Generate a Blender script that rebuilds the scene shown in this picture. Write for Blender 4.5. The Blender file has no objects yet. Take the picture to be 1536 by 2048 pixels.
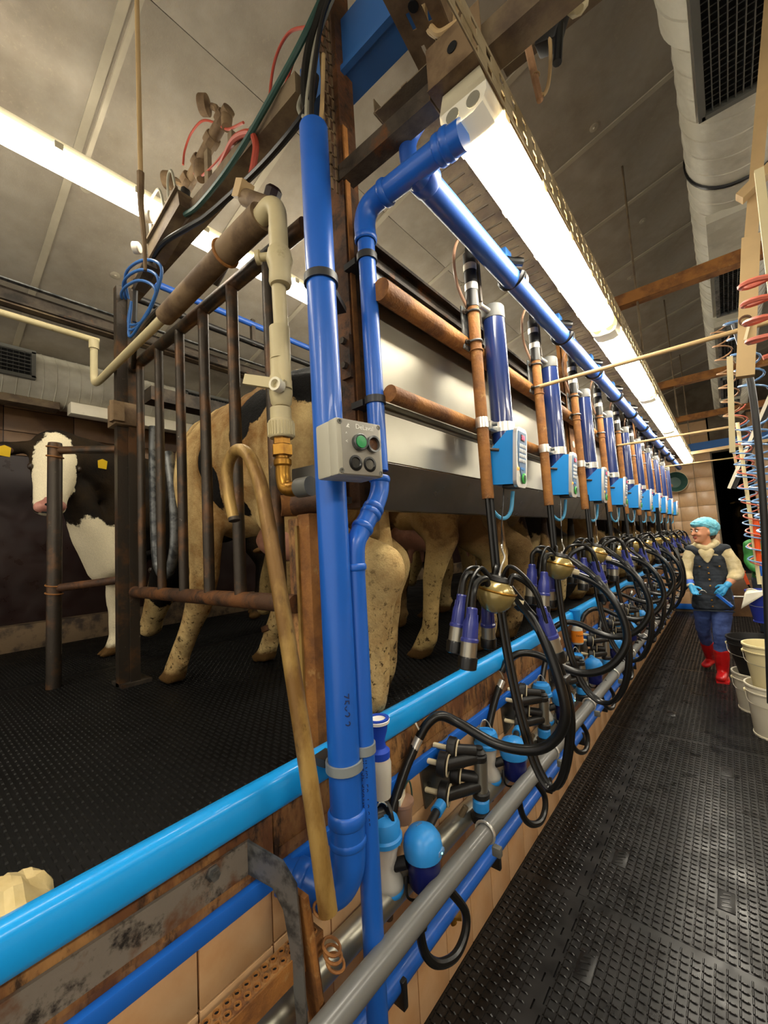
import bpy, bmesh, math, random
import numpy as np
from mathutils import Vector, Matrix, Quaternion, noise as mnoise

random.seed(7)
SC = bpy.context.scene
COL = SC.collection

# ------------------------------------------------------------------ camera, world, exposure
cam_d = bpy.data.cameras.new('camera')
cam = bpy.data.objects.new('camera', cam_d)
COL.objects.link(cam)
cam_d.sensor_fit = 'HORIZONTAL'
cam_d.sensor_width = 36.0
cam_d.lens = 36.0 * 820.0 / 1536.0
cam_d.clip_start = 0.02
RM = ((0.764, -0.096, -0.638), (0.643, 0.024, 0.766), (-0.058, -0.995, 0.080))
# columns of RM: image right, image down, view direction in the room's axes
q = Matrix(((RM[0][0], -RM[0][1], -RM[0][2]), (RM[1][0], -RM[1][1], -RM[1][2]), (RM[2][0], -RM[2][1], -RM[2][2])))
cam.matrix_world = Matrix.Translation((0, 0, 1.6)) @ q.to_quaternion().to_matrix().to_4x4()
SC.camera = cam

w = bpy.data.worlds.new('world')
SC.world = w
w.use_nodes = True
w.node_tree.nodes['Background'].inputs[0].default_value = (1.0, 0.9, 0.76, 1)
w.node_tree.nodes['Background'].inputs[1].default_value = 0.8
vs = SC.view_settings
SC.display_settings.display_device = 'sRGB'
vs.view_transform = 'Standard'
vs.look = 'None'
vs.gamma = 1.0
vs.exposure = 0.55
vs.use_curve_mapping = False
LAMP_E = 30.0          # emission strength of the tube diffusers
LAMP_C = (1.0, 0.92, 0.76)


# ------------------------------------------------------------------ materials
def hx(s):
    s = s.lstrip('#')
    c = [int(s[i:i + 2], 16) / 255 for i in (0, 2, 4)]
    return tuple([(x / 12.92 if x <= .04045 else ((x + .055) / 1.055) ** 2.4) for x in c]) + (1.0,)


class NT:
    def __init__(s, m):
        s.t = m.node_tree
        s.n = s.t.nodes
        s.l = s.t.links

    def new(s, k, **kw):
        n = s.n.new(k)
        for a, b in kw.items():
            setattr(n, a, b)
        return n

    def noise(s, vec, scale, detail=5, rough=.6):
        n = s.new('ShaderNodeTexNoise')
        n.inputs['Scale'].default_value = scale
        n.inputs['Detail'].default_value = detail
        n.inputs['Roughness'].default_value = rough
        s.l.new(vec, n.inputs['Vector'])
        return n.outputs['Fac']

    def ramp(s, fac, a, b):
        n = s.new('ShaderNodeMapRange')
        n.clamp = True
        n.inputs[1].default_value = a
        n.inputs[2].default_value = b
        s.l.new(fac, n.inputs[0])
        return n.outputs[0]

    def mix(s, fac, a, b, mode='MIX'):
        n = s.new('ShaderNodeMix', data_type='RGBA', blend_type=mode)
        for sock, v in ((n.inputs[0], fac), (n.inputs[6], a), (n.inputs[7], b)):
            if isinstance(v, (tuple, list, float, int)):
                sock.default_value = v
            else:
                s.l.new(v, sock)
        return n.outputs[2]

    def math(s, op, a, b=None):
        n = s.new('ShaderNodeMath', operation=op)
        for i, v in enumerate((a, b)):
            if v is None:
                continue
            if isinstance(v, (int, float)):
                n.inputs[i].default_value = v
            else:
                s.l.new(v, n.inputs[i])
        return n.outputs[0]


MATS = {}


def mat(name, col, rough=.5, metal=0.0, col2=None, scale=9, thr=(.45, .6), col3=None, scale3=25, thr3=(.55, .7), var=.12,
        bump=0.0, bscale=60, emit=None, est=1.0, trans=0.0, ior=1.45, alpha=1.0, coat=0.0, stretch=(1, 1, 1), rvar=0.0, sss=0.0):
    m = bpy.data.materials.new(name)
    m.use_nodes = True
    g = NT(m)
    b = g.n['Principled BSDF']
    tc = g.new('ShaderNodeTexCoord')
    mp = g.new('ShaderNodeMapping')
    mp.inputs['Scale'].default_value = stretch
    g.l.new(tc.outputs['Object'], mp.inputs['Vector'])
    vec = mp.outputs[0]
    c = hx(col) if isinstance(col, str) else col
    out = c
    if col2:
        out = g.mix(g.ramp(g.noise(vec, scale), *thr), c, hx(col2))
    if col3:
        out = g.mix(g.ramp(g.noise(vec, scale3, 7, .7), *thr3), out, hx(col3))
    if var:
        f = g.ramp(g.noise(vec, 5.3), .3, .7)
        k = g.new('ShaderNodeMapRange')
        k.inputs[3].default_value = 1 - var
        k.inputs[4].default_value = 1 + var
        g.l.new(f, k.inputs[0])
        hv = g.new('ShaderNodeHueSaturation')
        g.l.new(k.outputs[0], hv.inputs['Value'])
        if isinstance(out, tuple):
            hv.inputs['Color'].default_value = out
        else:
            g.l.new(out, hv.inputs['Color'])
        out = hv.outputs[0]
    if isinstance(out, tuple):
        b.inputs['Base Color'].default_value = out
    else:
        g.l.new(out, b.inputs['Base Color'])
    b.inputs['Roughness'].default_value = rough
    if rvar:
        k = g.new('ShaderNodeMapRange')
        k.inputs[3].default_value = max(0.03, rough - rvar)
        k.inputs[4].default_value = min(1, rough + rvar)
        g.l.new(g.ramp(g.noise(vec, 7.7), .3, .7), k.inputs[0])
        g.l.new(k.outputs[0], b.inputs['Roughness'])
    b.inputs['Metallic'].default_value = metal
    b.inputs['Transmission Weight'].default_value = trans
    b.inputs['IOR'].default_value = ior
    b.inputs['Alpha'].default_value = alpha
    b.inputs['Coat Weight'].default_value = coat
    b.inputs['Subsurface Weight'].default_value = sss
    if sss:
        b.inputs['Subsurface Scale'].default_value = .01
    if emit:
        b.inputs['Emission Color'].default_value = hx(emit) if isinstance(emit, str) else emit
        b.inputs['Emission Strength'].default_value = est
    if bump:
        bn = g.new('ShaderNodeBump')
        bn.inputs['Strength'].default_value = min(1, bump)
        bn.inputs['Distance'].default_value = .004
        g.l.new(g.noise(vec, bscale, 4), bn.inputs['Height'])
        g.l.new(bn.outputs[0], b.inputs['Normal'])
    MATS[name] = m
    return m


def coat(name, base, patch, spots=None, nscale=1.6, nthr=.52, mud='#4a3718', mudh=.75, mudamt=.5, dirt='#8d6a35', dirtamt=.5, legwhite=None, seed=0.0):
    """animal coat: patches placed by ellipsoids (or noise), hair grain, mud splashes that grow towards the hooves"""
    m = bpy.data.materials.new(name)
    m.use_nodes = True
    g = NT(m)
    b = g.n['Principled BSDF']
    tc = g.new('ShaderNodeTexCoord')
    mp = g.new('ShaderNodeMapping')
    mp.inputs['Location'].default_value = (seed, seed * .7, 0)
    g.l.new(tc.outputs['Object'], mp.inputs['Vector'])
    vec, nvec = tc.outputs['Object'], mp.outputs[0]
    c = g.mix(g.math('MULTIPLY', g.ramp(g.noise(nvec, 2.6, 7, .7), .40, .66), dirtamt), hx(base), hx(dirt))
    edge = g.math('SUBTRACT', g.noise(nvec, 11, 5, .7), .5)
    if spots:
        cur = None
        for (x, y, z, rx, ry, rz) in spots:
            sb = g.new('ShaderNodeVectorMath', operation='SUBTRACT')
            g.l.new(vec, sb.inputs[0])
            sb.inputs[1].default_value = (x, y, z)
            dv = g.new('ShaderNodeVectorMath', operation='DIVIDE')
            g.l.new(sb.outputs[0], dv.inputs[0])
            dv.inputs[1].default_value = (rx, ry, rz)
            ln = g.new('ShaderNodeVectorMath', operation='LENGTH')
            g.l.new(dv.outputs[0], ln.inputs[0])
            cur = ln.outputs['Value'] if cur is None else g.math('MINIMUM', cur, ln.outputs['Value'])
        d = g.math('ADD', cur, g.math('MULTIPLY', edge, .75))
        fac = g.ramp(d, 1.03, .97)
    else:
        d = g.math('ADD', g.noise(nvec, nscale, 2, .4), g.math('MULTIPLY', edge, .12))
        fac = g.ramp(d, nthr - .008, nthr + .008)
    c = g.mix(fac, c, hx(patch))
    sep = g.new('ShaderNodeSeparateXYZ')
    g.l.new(vec, sep.inputs[0])
    hgt = g.ramp(sep.outputs[2], mudh, 0.0)
    if legwhite:
        c = g.mix(g.ramp(sep.outputs[2], .62, .5), c, hx(legwhite))
    spl = g.ramp(g.noise(nvec, 38, 5, .75), .56, .62)
    big = g.ramp(g.noise(nvec, 6, 5, .7), .45, .7)
    f2 = g.math('MULTIPLY', g.math('MULTIPLY', hgt, mudamt * 1.6), g.math('ADD', g.math('MULTIPLY', spl, .9), g.math('MULTIPLY', big, .55)))
    f2 = g.math('MINIMUM', f2, .95)
    c = g.mix(f2, c, hx(mud))
    c = g.mix(g.ramp(g.math('ADD', sep.outputs[2], g.math('MULTIPLY', edge, .05)), .085, .06), c, hx('#5b4222'))
    hair = g.noise(mp.outputs[0], 160, 3)
    k = g.new('ShaderNodeMapRange')
    k.inputs[3].default_value = .8
    k.inputs[4].default_value = 1.2
    g.l.new(hair, k.inputs[0])
    hv = g.new('ShaderNodeHueSaturation')
    g.l.new(k.outputs[0], hv.inputs['Value'])
    g.l.new(c, hv.inputs['Color'])
    g.l.new(hv.outputs[0], b.inputs['Base Color'])
    b.inputs['Roughness'].default_value = .75
    b.inputs['Specular IOR Level'].default_value = .15
    bn = g.new('ShaderNodeBump')
    bn.inputs['Strength'].default_value = .5
    bn.inputs['Distance'].default_value = .006
    g.l.new(g.math('ADD', hair, g.math('MULTIPLY', g.noise(nvec, 30, 4), 1.5)), bn.inputs['Height'])
    g.l.new(bn.outputs[0], b.inputs['Normal'])
    MATS[name] = m
    return m


mat('ceiling_board', '#9b9386', .85, col2='#847a6b', scale=2.2, thr=(.4, .7), col3='#9c907c', scale3=60, thr3=(.55, .8), bump=.25, bscale=140)
mat('batten', '#a39a87', .7)
mat('maroon_wall', '#221210', .38, col2='#2c1f1c', scale=2, var=.2, rvar=.15)
mat('brown_tile', '#5d432c', .45, col2='#6e5236', scale=3)
mat('ledge', '#6d5a42', .8, col2='#3b3026', bump=.4)
mat('plaster', '#6c6252', .85, col2='#574b3c', scale=1.5)
mat('tile', '#d2ab80', .32, col2='#c69a6c', scale=7, thr=(.4, .65), col3='#8a6238', scale3=30, thr3=(.68, .78), var=.08)
mat('far_tile', '#c4a27c', .3, col2='#b08a62', scale=4, thr=(.35, .7))
mat('grout', '#3a2a1c', .9)
mat('rubber', '#131211', .36, col2='#1a1817', scale=6, col3='#4a4845', scale3=14, thr3=(.66, .78), rvar=.14)
mat('platform_pattern', '#0b0b0a', .5, var=.1)
MATS['platform_pattern'].node_tree.nodes['Principled BSDF'].inputs['Specular IOR Level'].default_value = .35
mat('platform_rubber', '#050505', .6, col2='#0a0909', scale=5, col3='#4b4844', scale3=26, thr3=(.70, .78), rvar=.12)
MATS['platform_rubber'].node_tree.nodes['Principled BSDF'].inputs['Specular IOR Level'].default_value = .22
mat('kerb_blue', '#189cec', .28, coat=.3, var=.05, col3='#8fc4e8', scale3=45, thr3=(.72, .76))
mat('band_blue', '#155dbb', .4, var=.08)
mat('pvc_blue', '#1b5bb8', .34, coat=.12, var=.04)
mat('milk_blue', '#2450a0', .38, coat=.12, var=.04)
mat('beam_blue', '#2c5c98', .4, var=.06)
mat('navy', '#1d2e60', .22, coat=.4, var=.05)
mat('deep_navy', '#141a58', .3)
mat('box_blue', '#1b86d4', .35, var=.04)
mat('cap_blue', '#2f8fdc', .35, var=.04)
mat('cup_blue', '#2d357c', .32, coat=.2, var=.05)
mat('hose_blue', '#4c9ac4', .4)
mat('rust_wood', '#a87b48', .75, col2='#6d4526', scale=9, thr=(.42, .6), col3='#382617', scale3=21, thr3=(.50, .64), bump=.6, stretch=(1, 1, .45))
mat('rust', '#9a662f', .7, col2='#6b4320', scale=8, thr=(.42, .62), col3='#b08a55', scale3=22, thr3=(.58, .75), bump=.6, bscale=90)
mat('rust_dark', '#4b3220', .6, metal=.25, col2='#6b4424', scale=9, thr=(.45, .6), col3='#1f1a16', scale3=14, thr3=(.5, .65), bump=.5)
mat('bar_steel', '#3a332b', .42, metal=.5, col2='#5e432c', scale=7, thr=(.5, .62), col3='#8a8074', scale3=30, thr3=(.66, .74), bump=.35)
mat('old_steel', '#4d443a', .55, metal=.5, col2='#2a2520', scale=6, thr=(.42, .6), col3='#6b4424', scale3=10, thr3=(.58, .7), bump=.4)
mat('strip_steel', '#857d72', .6, metal=.2, col2='#6d4526', scale=9, thr=(.46, .58), col3='#262321', scale3=13, thr3=(.52, .62), bump=.4)
mat('dusty_steel', '#75654d', .75, metal=.2, col2='#57483a', scale=6, bump=.4)
mat('perf_steel', '#7a6448', .75, metal=.15, col2='#5c4832', scale=8, bump=.3)
mat('flange_tan', '#8f8062', .65, metal=.1, col2='#74623f', scale=8, bump=.2)
mat('galv', '#7f8180', .45, metal=.7, col2='#4c4f50', scale=22, thr=(.45, .6), var=.15)
mat('duct_galv', '#c4c0b0', .45, metal=.08, col2='#b2ad9c', scale=5, var=.08)
mat('stainless', '#a29e90', .34, metal=.85, var=.04, rvar=.04)
mat('stainless_dark', '#7a7872', .34, metal=.9, var=.1, rvar=.1)
mat('chrome', '#d8d5cc', .28, metal=.75, var=.03)
mat('brass', '#a87a2c', .35, metal=.7, col2='#8a5f22', scale=20)
mat('old_brass', '#8a6f34', .42, metal=.55, col2='#5d4a26', scale=12, thr=(.45, .65), bump=.25)
mat('claw_gold', '#9c8a55', .25, metal=.45, var=.1, coat=.4)
mat('pole_gold', '#a5864a', .45, metal=.3, col2='#745529', scale=11, thr=(.42, .58), col3='#57401f', scale3=40, thr3=(.6, .72), bump=.3, stretch=(1, 1, .4))
mat('black_rubber', '#121211', .3, var=.1)
mat('black_plastic', '#1a1918', .42)
mat('dark', '#050505', .9)
mat('grey_plastic', '#a9a594', .5, var=.06, col3='#8b8677', scale3=30, thr3=(.68, .78))
mat('grey_face', '#8f8b80', .45)
mat('light_grey', '#5c5c56', .5)
mat('cap_grey', '#454542', .55)
mat('grey_pipe', '#6a6a67', .34, var=.08, coat=.15)
mat('clamp_grey', '#7d8384', .45)
mat('clamp_black', '#2a2a2a', .45)
mat('pvc_beige', '#b9ac84', .5, var=.08, col3='#8f7f58', scale3=12, thr3=(.62, .75))
mat('white_plastic', '#dcd6bd', .5, var=.05, sss=.05)
mat('bone', '#d9cba6', .5)
mat('bucket_white', '#d5ceb8', .5, var=.05, col3='#a89e88', scale3=9, thr3=(.66, .8))
mat('bucket_cream', '#ddd0a0', .5, var=.05)
mat('bucket_black', '#1c1b1a', .5)
mat('bucket_blue', '#2a3a9c', .4)
mat('clear', '#f6f4ec', .12, trans=.6, ior=1.2, var=0)
mat('milk_white', '#f4f0e6', .4, var=.05)
mat('bottle_white', '#ddd8c8', .35, trans=.25, var=.05)
mat('orange', '#f08a1c', .5, var=.05)
mat('orange_red', '#e2541c', .45, var=.05)
mat('green_button', '#0f8a45', .35)
mat('face_green', '#3fae49', .4)
mat('face_blue', '#5e86b4', .4)
mat('face_red', '#40060c', .4)
mat('digit_red', '#ff2030', .4, emit=(1, .05, .1, 1), est=2.2, var=0)
mat('amber', '#d98a2a', .4, emit=(1, .45, .1, 1), est=.6, var=0)
mat('led', '#60f0b0', .4, emit=(.3, 1, .8, 1), est=2, var=0)
mat('key_white', '#dfe2e4', .5, var=0)
mat('ink', '#1c1c22', .6, var=0)
mat('white_ink', '#e9e7df', .6, var=0)
mat('ink_navy', '#0c2352', .6, var=0)
mat('ink_blue', '#0f3270', .6, var=0)
mat('paper', '#d6c18c', .85, col2='#c4ab70', scale=6, bump=.2)
mat('tissue', '#dfdac8', .85)
mat('red_hose', '#9d3c2a', .5)
mat('pink_hose', '#c86a55', .45)
mat('coil_blue', '#6f94c0', .3, coat=.3)
mat('clear_hose', '#b08a70', .3, trans=.3)
mat('green_hose', '#2b4a42', .5)
mat('cable_grey', '#8b8878', .6)
mat('cable_tan', '#b3976a', .6)
mat('cable_pinkish', '#a9825f', .65, col2='#8f6a48')
mat('wire', '#c9c2b0', .35, metal=.8)
mat('gauge_face', '#d2c9b8', .6)
mat('lamp', (1, .95, .85, 1), .4, emit=LAMP_C + (1,), est=LAMP_E, var=0)
mat('lamp_cow', (1, .95, .85, 1), .4, emit=LAMP_C + (1,), est=LAMP_E * .62, var=0)
mat('lamp_clear', '#d8d0b4', .2, trans=.35, var=.05, emit=LAMP_C + (1,), est=.14)  # faint emission stands in for tube light passing through the clear cover
mat('lamp_body', '#c8c0a4', .5)
mat('skin', '#c98d6a', .5, sss=.1, var=.06)
mat('lips', '#a9584a', .5)
mat('eye_white', '#d8d4cc', .3)
mat('iris', '#2c2118', .3)
mat('brow', '#4a3524', .8)
mat('hair', '#4b3420', .6)
mat('hoodie', '#c7b891', .85, col2='#b7a67c', scale=14, bump=.4, bscale=40)
mat('vest', '#2a3038', .8, col2='#20252c', scale=10, bump=.3)
mat('jeans', '#4a5f9c', .8, col2='#374a80', scale=9, bump=.4, bscale=50)
mat('boot_red', '#c3171a', .3, var=.12, coat=.3)
mat('glove', '#3f9ccf', .45, var=.06)
mat('net_blue', '#7cc8da', .6, col2='#57acc6', scale=22, bump=.8, bscale=35)
mat('cuff_blue', '#3a5fc0', .6)
mat('green_coat', '#2f7a34', .6, col2='#256329', scale=6)
mat('pink_nose', '#b98272', .5, col2='#a06a5c', scale=14, bump=.3)
mat('udder', '#9a6c56', .6, col2='#7c523e', scale=9)
mat('hoof', '#4a3620', .6, col2='#6b5230', scale=14, bump=.4)
mat('tag_yellow', '#d8b21c', .5)
mat('horn', '#3a2c20', .6)

# ------------------------------------------------------------------ mesh building
WLOC = {}


def frame(d):
    d = Vector(d).normalized()
    a = Vector((0, 0, 1)) if abs(d.z) < .9 else Vector((1, 0, 0))
    u = d.cross(a).normalized()
    return u, d.cross(u).normalized()


def smooth_path(pts, res):
    P = [Vector(p) for p in pts]
    if len(P) < 3 or res < 2:
        return P
    out = []
    for i in range(len(P) - 1):
        p0 = P[i - 1] if i else P[0] * 2 - P[1]
        p1, p2 = P[i], P[i + 1]
        p3 = P[i + 2] if i + 2 < len(P) else P[-1] * 2 - P[-2]
        for j in range(res):
            t = j / res
            out.append(.5 * ((2 * p1) + (p2 - p0) * t + (2 * p0 - 5 * p1 + 4 * p2 - p3) * t * t + (3 * p1 - p0 - 3 * p2 + p3) * t ** 3))
    out.append(P[-1])
    return out


class M:
    def __init__(s):
        s.v, s.f, s.m, s.cur = [], [], [], 0

    def mi(s, i):
        s.cur = i
        return s

    def add(s, v, f):
        o = len(s.v)
        s.v += [tuple(p) for p in v]
        s.f += [[i + o for i in q_] for q_ in f]
        s.m += [s.cur] * len(f)
        return s

    def box(s, c, d, rz=0, ry=0, rx=0, bev=0):
        R = Matrix.Rotation(rz, 3, 'Z') @ Matrix.Rotation(ry, 3, 'Y') @ Matrix.Rotation(rx, 3, 'X')
        c = Vector(c)
        if bev:
            bm = bmesh.new()
            bmesh.ops.create_cube(bm, size=1)
            for v in bm.verts:
                v.co = Vector((v.co.x * d[0], v.co.y * d[1], v.co.z * d[2]))
            bmesh.ops.bevel(bm, geom=bm.edges[:], offset=bev, segments=2, affect='EDGES', profile=.5)
            bm.verts.index_update()
            vv = [c + R @ v.co for v in bm.verts]
            ff = [[v.index for v in f.verts] for f in bm.faces]
            bm.free()
            return s.add(vv, ff)
        vv = [c + R @ Vector((x * d[0] / 2, y * d[1] / 2, z * d[2] / 2)) for x in (-1, 1) for y in (-1, 1) for z in (-1, 1)]
        return s.add(vv, [(0, 1, 3, 2), (4, 6, 7, 5), (0, 4, 5, 1), (2, 3, 7, 6), (0, 2, 6, 4), (1, 5, 7, 3)])

    def bar(s, a, b, w, h=None, up=(0, 0, 1)):
        """square bar from a to b"""
        a, b = Vector(a), Vector(b)
        h = h or w
        d = (b - a).normalized()
        up = Vector(up)
        if abs(d.dot(up)) > .95:
            up = Vector((0, 1, 0))
        u = d.cross(up).normalized()
        v = u.cross(d).normalized()
        vv = [p + u * (i * w / 2) + v * (j * h / 2) for p in (a, b) for i, j in ((-1, -1), (1, -1), (1, 1), (-1, 1))]
        return s.add(vv, [(3, 2, 1, 0), (4, 5, 6, 7), (0, 1, 5, 4), (1, 2, 6, 5), (2, 3, 7, 6), (3, 0, 4, 7)])

    def cyl(s, a, b, r, r2=None, n=16, caps=True):
        return s.lathe(a, Vector(b) - Vector(a), [(r, 0), (r if r2 is None else r2, (Vector(b) - Vector(a)).length)], n, caps)

    def lathe(s, o, d, prof, n=20, caps=True, sx=1.0):
        o = Vector(o)
        d = Vector(d).normalized()
        u, w_ = frame(d)
        vv, ff = [], []
        k = len(prof)
        for (r, h) in prof:
            for i in range(n):
                a = 2 * math.pi * i / n
                vv.append(o + d * h + u * (r * math.cos(a) * sx) + w_ * (r * math.sin(a)))
        for j in range(k - 1):
            for i in range(n):
                i2 = (i + 1) % n
                ff.append((j * n + i, j * n + i2, (j + 1) * n + i2, (j + 1) * n + i))
        if caps:
            if prof[0][0] > 1e-5:
                ff.append(tuple(range(n))[::-1])
            if prof[-1][0] > 1e-5:
                ff.append(tuple((k - 1) * n + i for i in range(n)))
        return s.add(vv, ff)

    def tube(s, pts, r, n=10, res=6, caps=True):
        P = smooth_path(pts, res)
        m = len(P)
        if isinstance(r, (list, tuple)):
            R = [r[0] + (r[1] - r[0]) * i / (m - 1) for i in range(m)]
        else:
            R = [r] * m
        T = []
        for i in range(m):
            t = P[min(i + 1, m - 1)] - P[max(i - 1, 0)]
            T.append(t.normalized() if t.length > 1e-9 else Vector((0, 0, 1)))
        u, _ = frame(T[0])
        vv, ff = [], []
        for i in range(m):
            if i:
                ax = T[i - 1].cross(T[i])
                if ax.length > 1e-7:
                    u = Quaternion(ax.normalized(), T[i - 1].angle(T[i])) @ u
            w_ = T[i].cross(u)
            for j in range(n):
                a = 2 * math.pi * j / n
                vv.append(P[i] + (u * math.cos(a) + w_ * math.sin(a)) * R[i])
        for i in range(m - 1):
            for j in range(n):
                j2 = (j + 1) % n
                ff.append((i * n + j, i * n + j2, (i + 1) * n + j2, (i + 1) * n + j))
        if caps:
            ff.append(tuple(range(n))[::-1])
            ff.append(tuple((m - 1) * n + i for i in range(n)))
        return s.add(vv, ff)

    def ring(s, c, axis, R, r, n=24, k=8, a0=0, a1=360):
        u, w_ = frame(axis)
        c = Vector(c)
        full = a1 - a0 >= 360
        st = n if full else n + 1
        pts = [c + (u * math.cos(math.radians(a0 + (a1 - a0) * i / n)) + w_ * math.sin(math.radians(a0 + (a1 - a0) * i / n))) * R for i in range(st)]
        if full:
            pts.append(pts[0])
        return s.tube(pts, r, k, 1, not full)

    def ell(s, c, r, n=16, k=10, R=None):
        c = Vector(c)
        vv, ff = [], []
        for j in range(1, k):
            t = math.pi * j / k
            for i in range(n):
                a = 2 * math.pi * i / n
                p = Vector((r[0] * math.sin(t) * math.cos(a), r[1] * math.sin(t) * math.sin(a), r[2] * math.cos(t)))
                vv.append(c + (R @ p if R else p))
        top, bot = Vector((0, 0, r[2])), Vector((0, 0, -r[2]))
        vv += [c + (R @ top if R else top), c + (R @ bot if R else bot)]
        nt = (k - 1) * n
        for j in range(k - 2):
            for i in range(n):
                i2 = (i + 1) % n
                ff.append((j * n + i, (j + 1) * n + i, (j + 1) * n + i2, j * n + i2))
        for i in range(n):
            i2 = (i + 1) % n
            ff.append((nt, i, i2))
            ff.append((nt + 1, (k - 2) * n + i2, (k - 2) * n + i))
        return s.add(vv, ff)

    def ext(s, poly, o, u, v, t):
        """polygon (2-d points along u and v from o) extruded by vector t"""
        o, u, v, t = Vector(o), Vector(u), Vector(v), Vector(t)
        n = len(poly)
        a = [o + u * p[0] + v * p[1] for p in poly]
        vv = a + [p + t for p in a]
        ff = [tuple(range(n))[::-1], tuple(range(n, 2 * n))] + [(i, (i + 1) % n, n + (i + 1) % n, n + i) for i in range(n)]
        return s.add(vv, ff)

    def sheet(s, prof, o, u, v, t, th):
        """bent sheet: open polyline given thickness th and run along t"""
        n = len(prof)
        off = []
        for i in range(n):
            a = prof[max(i - 1, 0)]
            b = prof[min(i + 1, n - 1)]
            d = Vector((b[0] - a[0], b[1] - a[1])).normalized()
            off.append((prof[i][0] - d.y * th, prof[i][1] + d.x * th))
        return s.ext(list(prof) + off[::-1], o, u, v, t)

    def mesh(s, name, mats, org=(0, 0, 0), sharp=35):
        me = bpy.data.meshes.new(name)
        ox, oy, oz = org
        me.from_pydata([(x - ox, y - oy, z - oz) for x, y, z in s.v], [], s.f)
        for m_ in (mats if isinstance(mats, (list, tuple)) else [mats]):
            me.materials.append(MATS[m_])
        me.polygons.foreach_set('material_index', s.m)
        bm = bmesh.new()
        bm.from_mesh(me)
        bmesh.ops.recalc_face_normals(bm, faces=bm.faces[:])
        bm.to_mesh(me)
        bm.free()
        me.polygons.foreach_set('use_smooth', [True] * len(me.polygons))
        me.set_sharp_from_angle(angle=math.radians(sharp))
        return me

    def build(s, name, mats, parent=None, label=None, cat=None, group=None, kind=None, sharp=35, org=None):
        if parent is not None:
            org = WLOC[parent.name]
        elif org is None:
            a = np.array(s.v)
            lo, hi = a.min(0), a.max(0)
            org = ((lo[0] + hi[0]) / 2, (lo[1] + hi[1]) / 2, lo[2])
        o = bpy.data.objects.new(name, s.mesh(name, mats, org, sharp))
        COL.objects.link(o)
        WLOC[o.name] = tuple(org)
        if parent is not None:
            o.parent = parent
        else:
            o.location = org
        tag(o, label, cat, group, kind)
        return o


def tag(o, label=None, cat=None, group=None, kind=None):
    for k, v in (('label', label), ('category', cat), ('group', group), ('kind', kind)):
        if v:
            o[k] = v
    return o


def thing(name, label, cat, loc, group=None):
    o = bpy.data.objects.new(name, None)
    o.empty_display_size = .05
    COL.objects.link(o)
    o.location = loc
    WLOC[o.name] = tuple(loc)
    return tag(o, label, cat, group)


def dup(o, off=(0, 0, 0), label=None, group=None, rz=None, parent=None):
    c = o.copy()
    COL.objects.link(c)
    if parent is None:
        c.location = Vector(o.location) + Vector(off)
        if rz is not None:
            c.rotation_euler = (0, 0, rz)
        if label:
            c['label'] = label
        if group:
            c['group'] = group
    else:
        c.parent = parent
    for ch in list(o.children):
        dup(ch, parent=c)
    return c


def text(body, size, name, m, o, u, v, parent, ext=.0004):
    """flat lettering with its origin at o, reading along u, upright along v"""
    cu = bpy.data.curves.new(name, 'FONT')
    cu.body = body
    cu.size = size
    cu.extrude = ext
    cu.align_x = 'CENTER'
    cu.align_y = 'CENTER'
    cu.resolution_u = 3
    tmp = bpy.data.objects.new(name, cu)
    COL.objects.link(tmp)
    dg = bpy.context.evaluated_depsgraph_get()
    dg.update()
    me = bpy.data.meshes.new_from_object(tmp.evaluated_get(dg))
    bpy.data.objects.remove(tmp)
    bpy.data.curves.remove(cu)
    me.name = name
    me.materials.clear()
    me.materials.append(MATS[m])
    ob = bpy.data.objects.new(name, me)
    COL.objects.link(ob)
    u, v = Vector(u).normalized(), Vector(v).normalized()
    n = u.cross(v)
    mw = Matrix(((u.x, v.x, n.x), (u.y, v.y, n.y), (u.z, v.z, n.z))).to_4x4()
    mw.translation = Vector(o) - Vector(WLOC[parent.name])
    ob.parent = parent
    ob.matrix_local = mw
    WLOC[ob.name] = tuple(o)
    return ob


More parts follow.
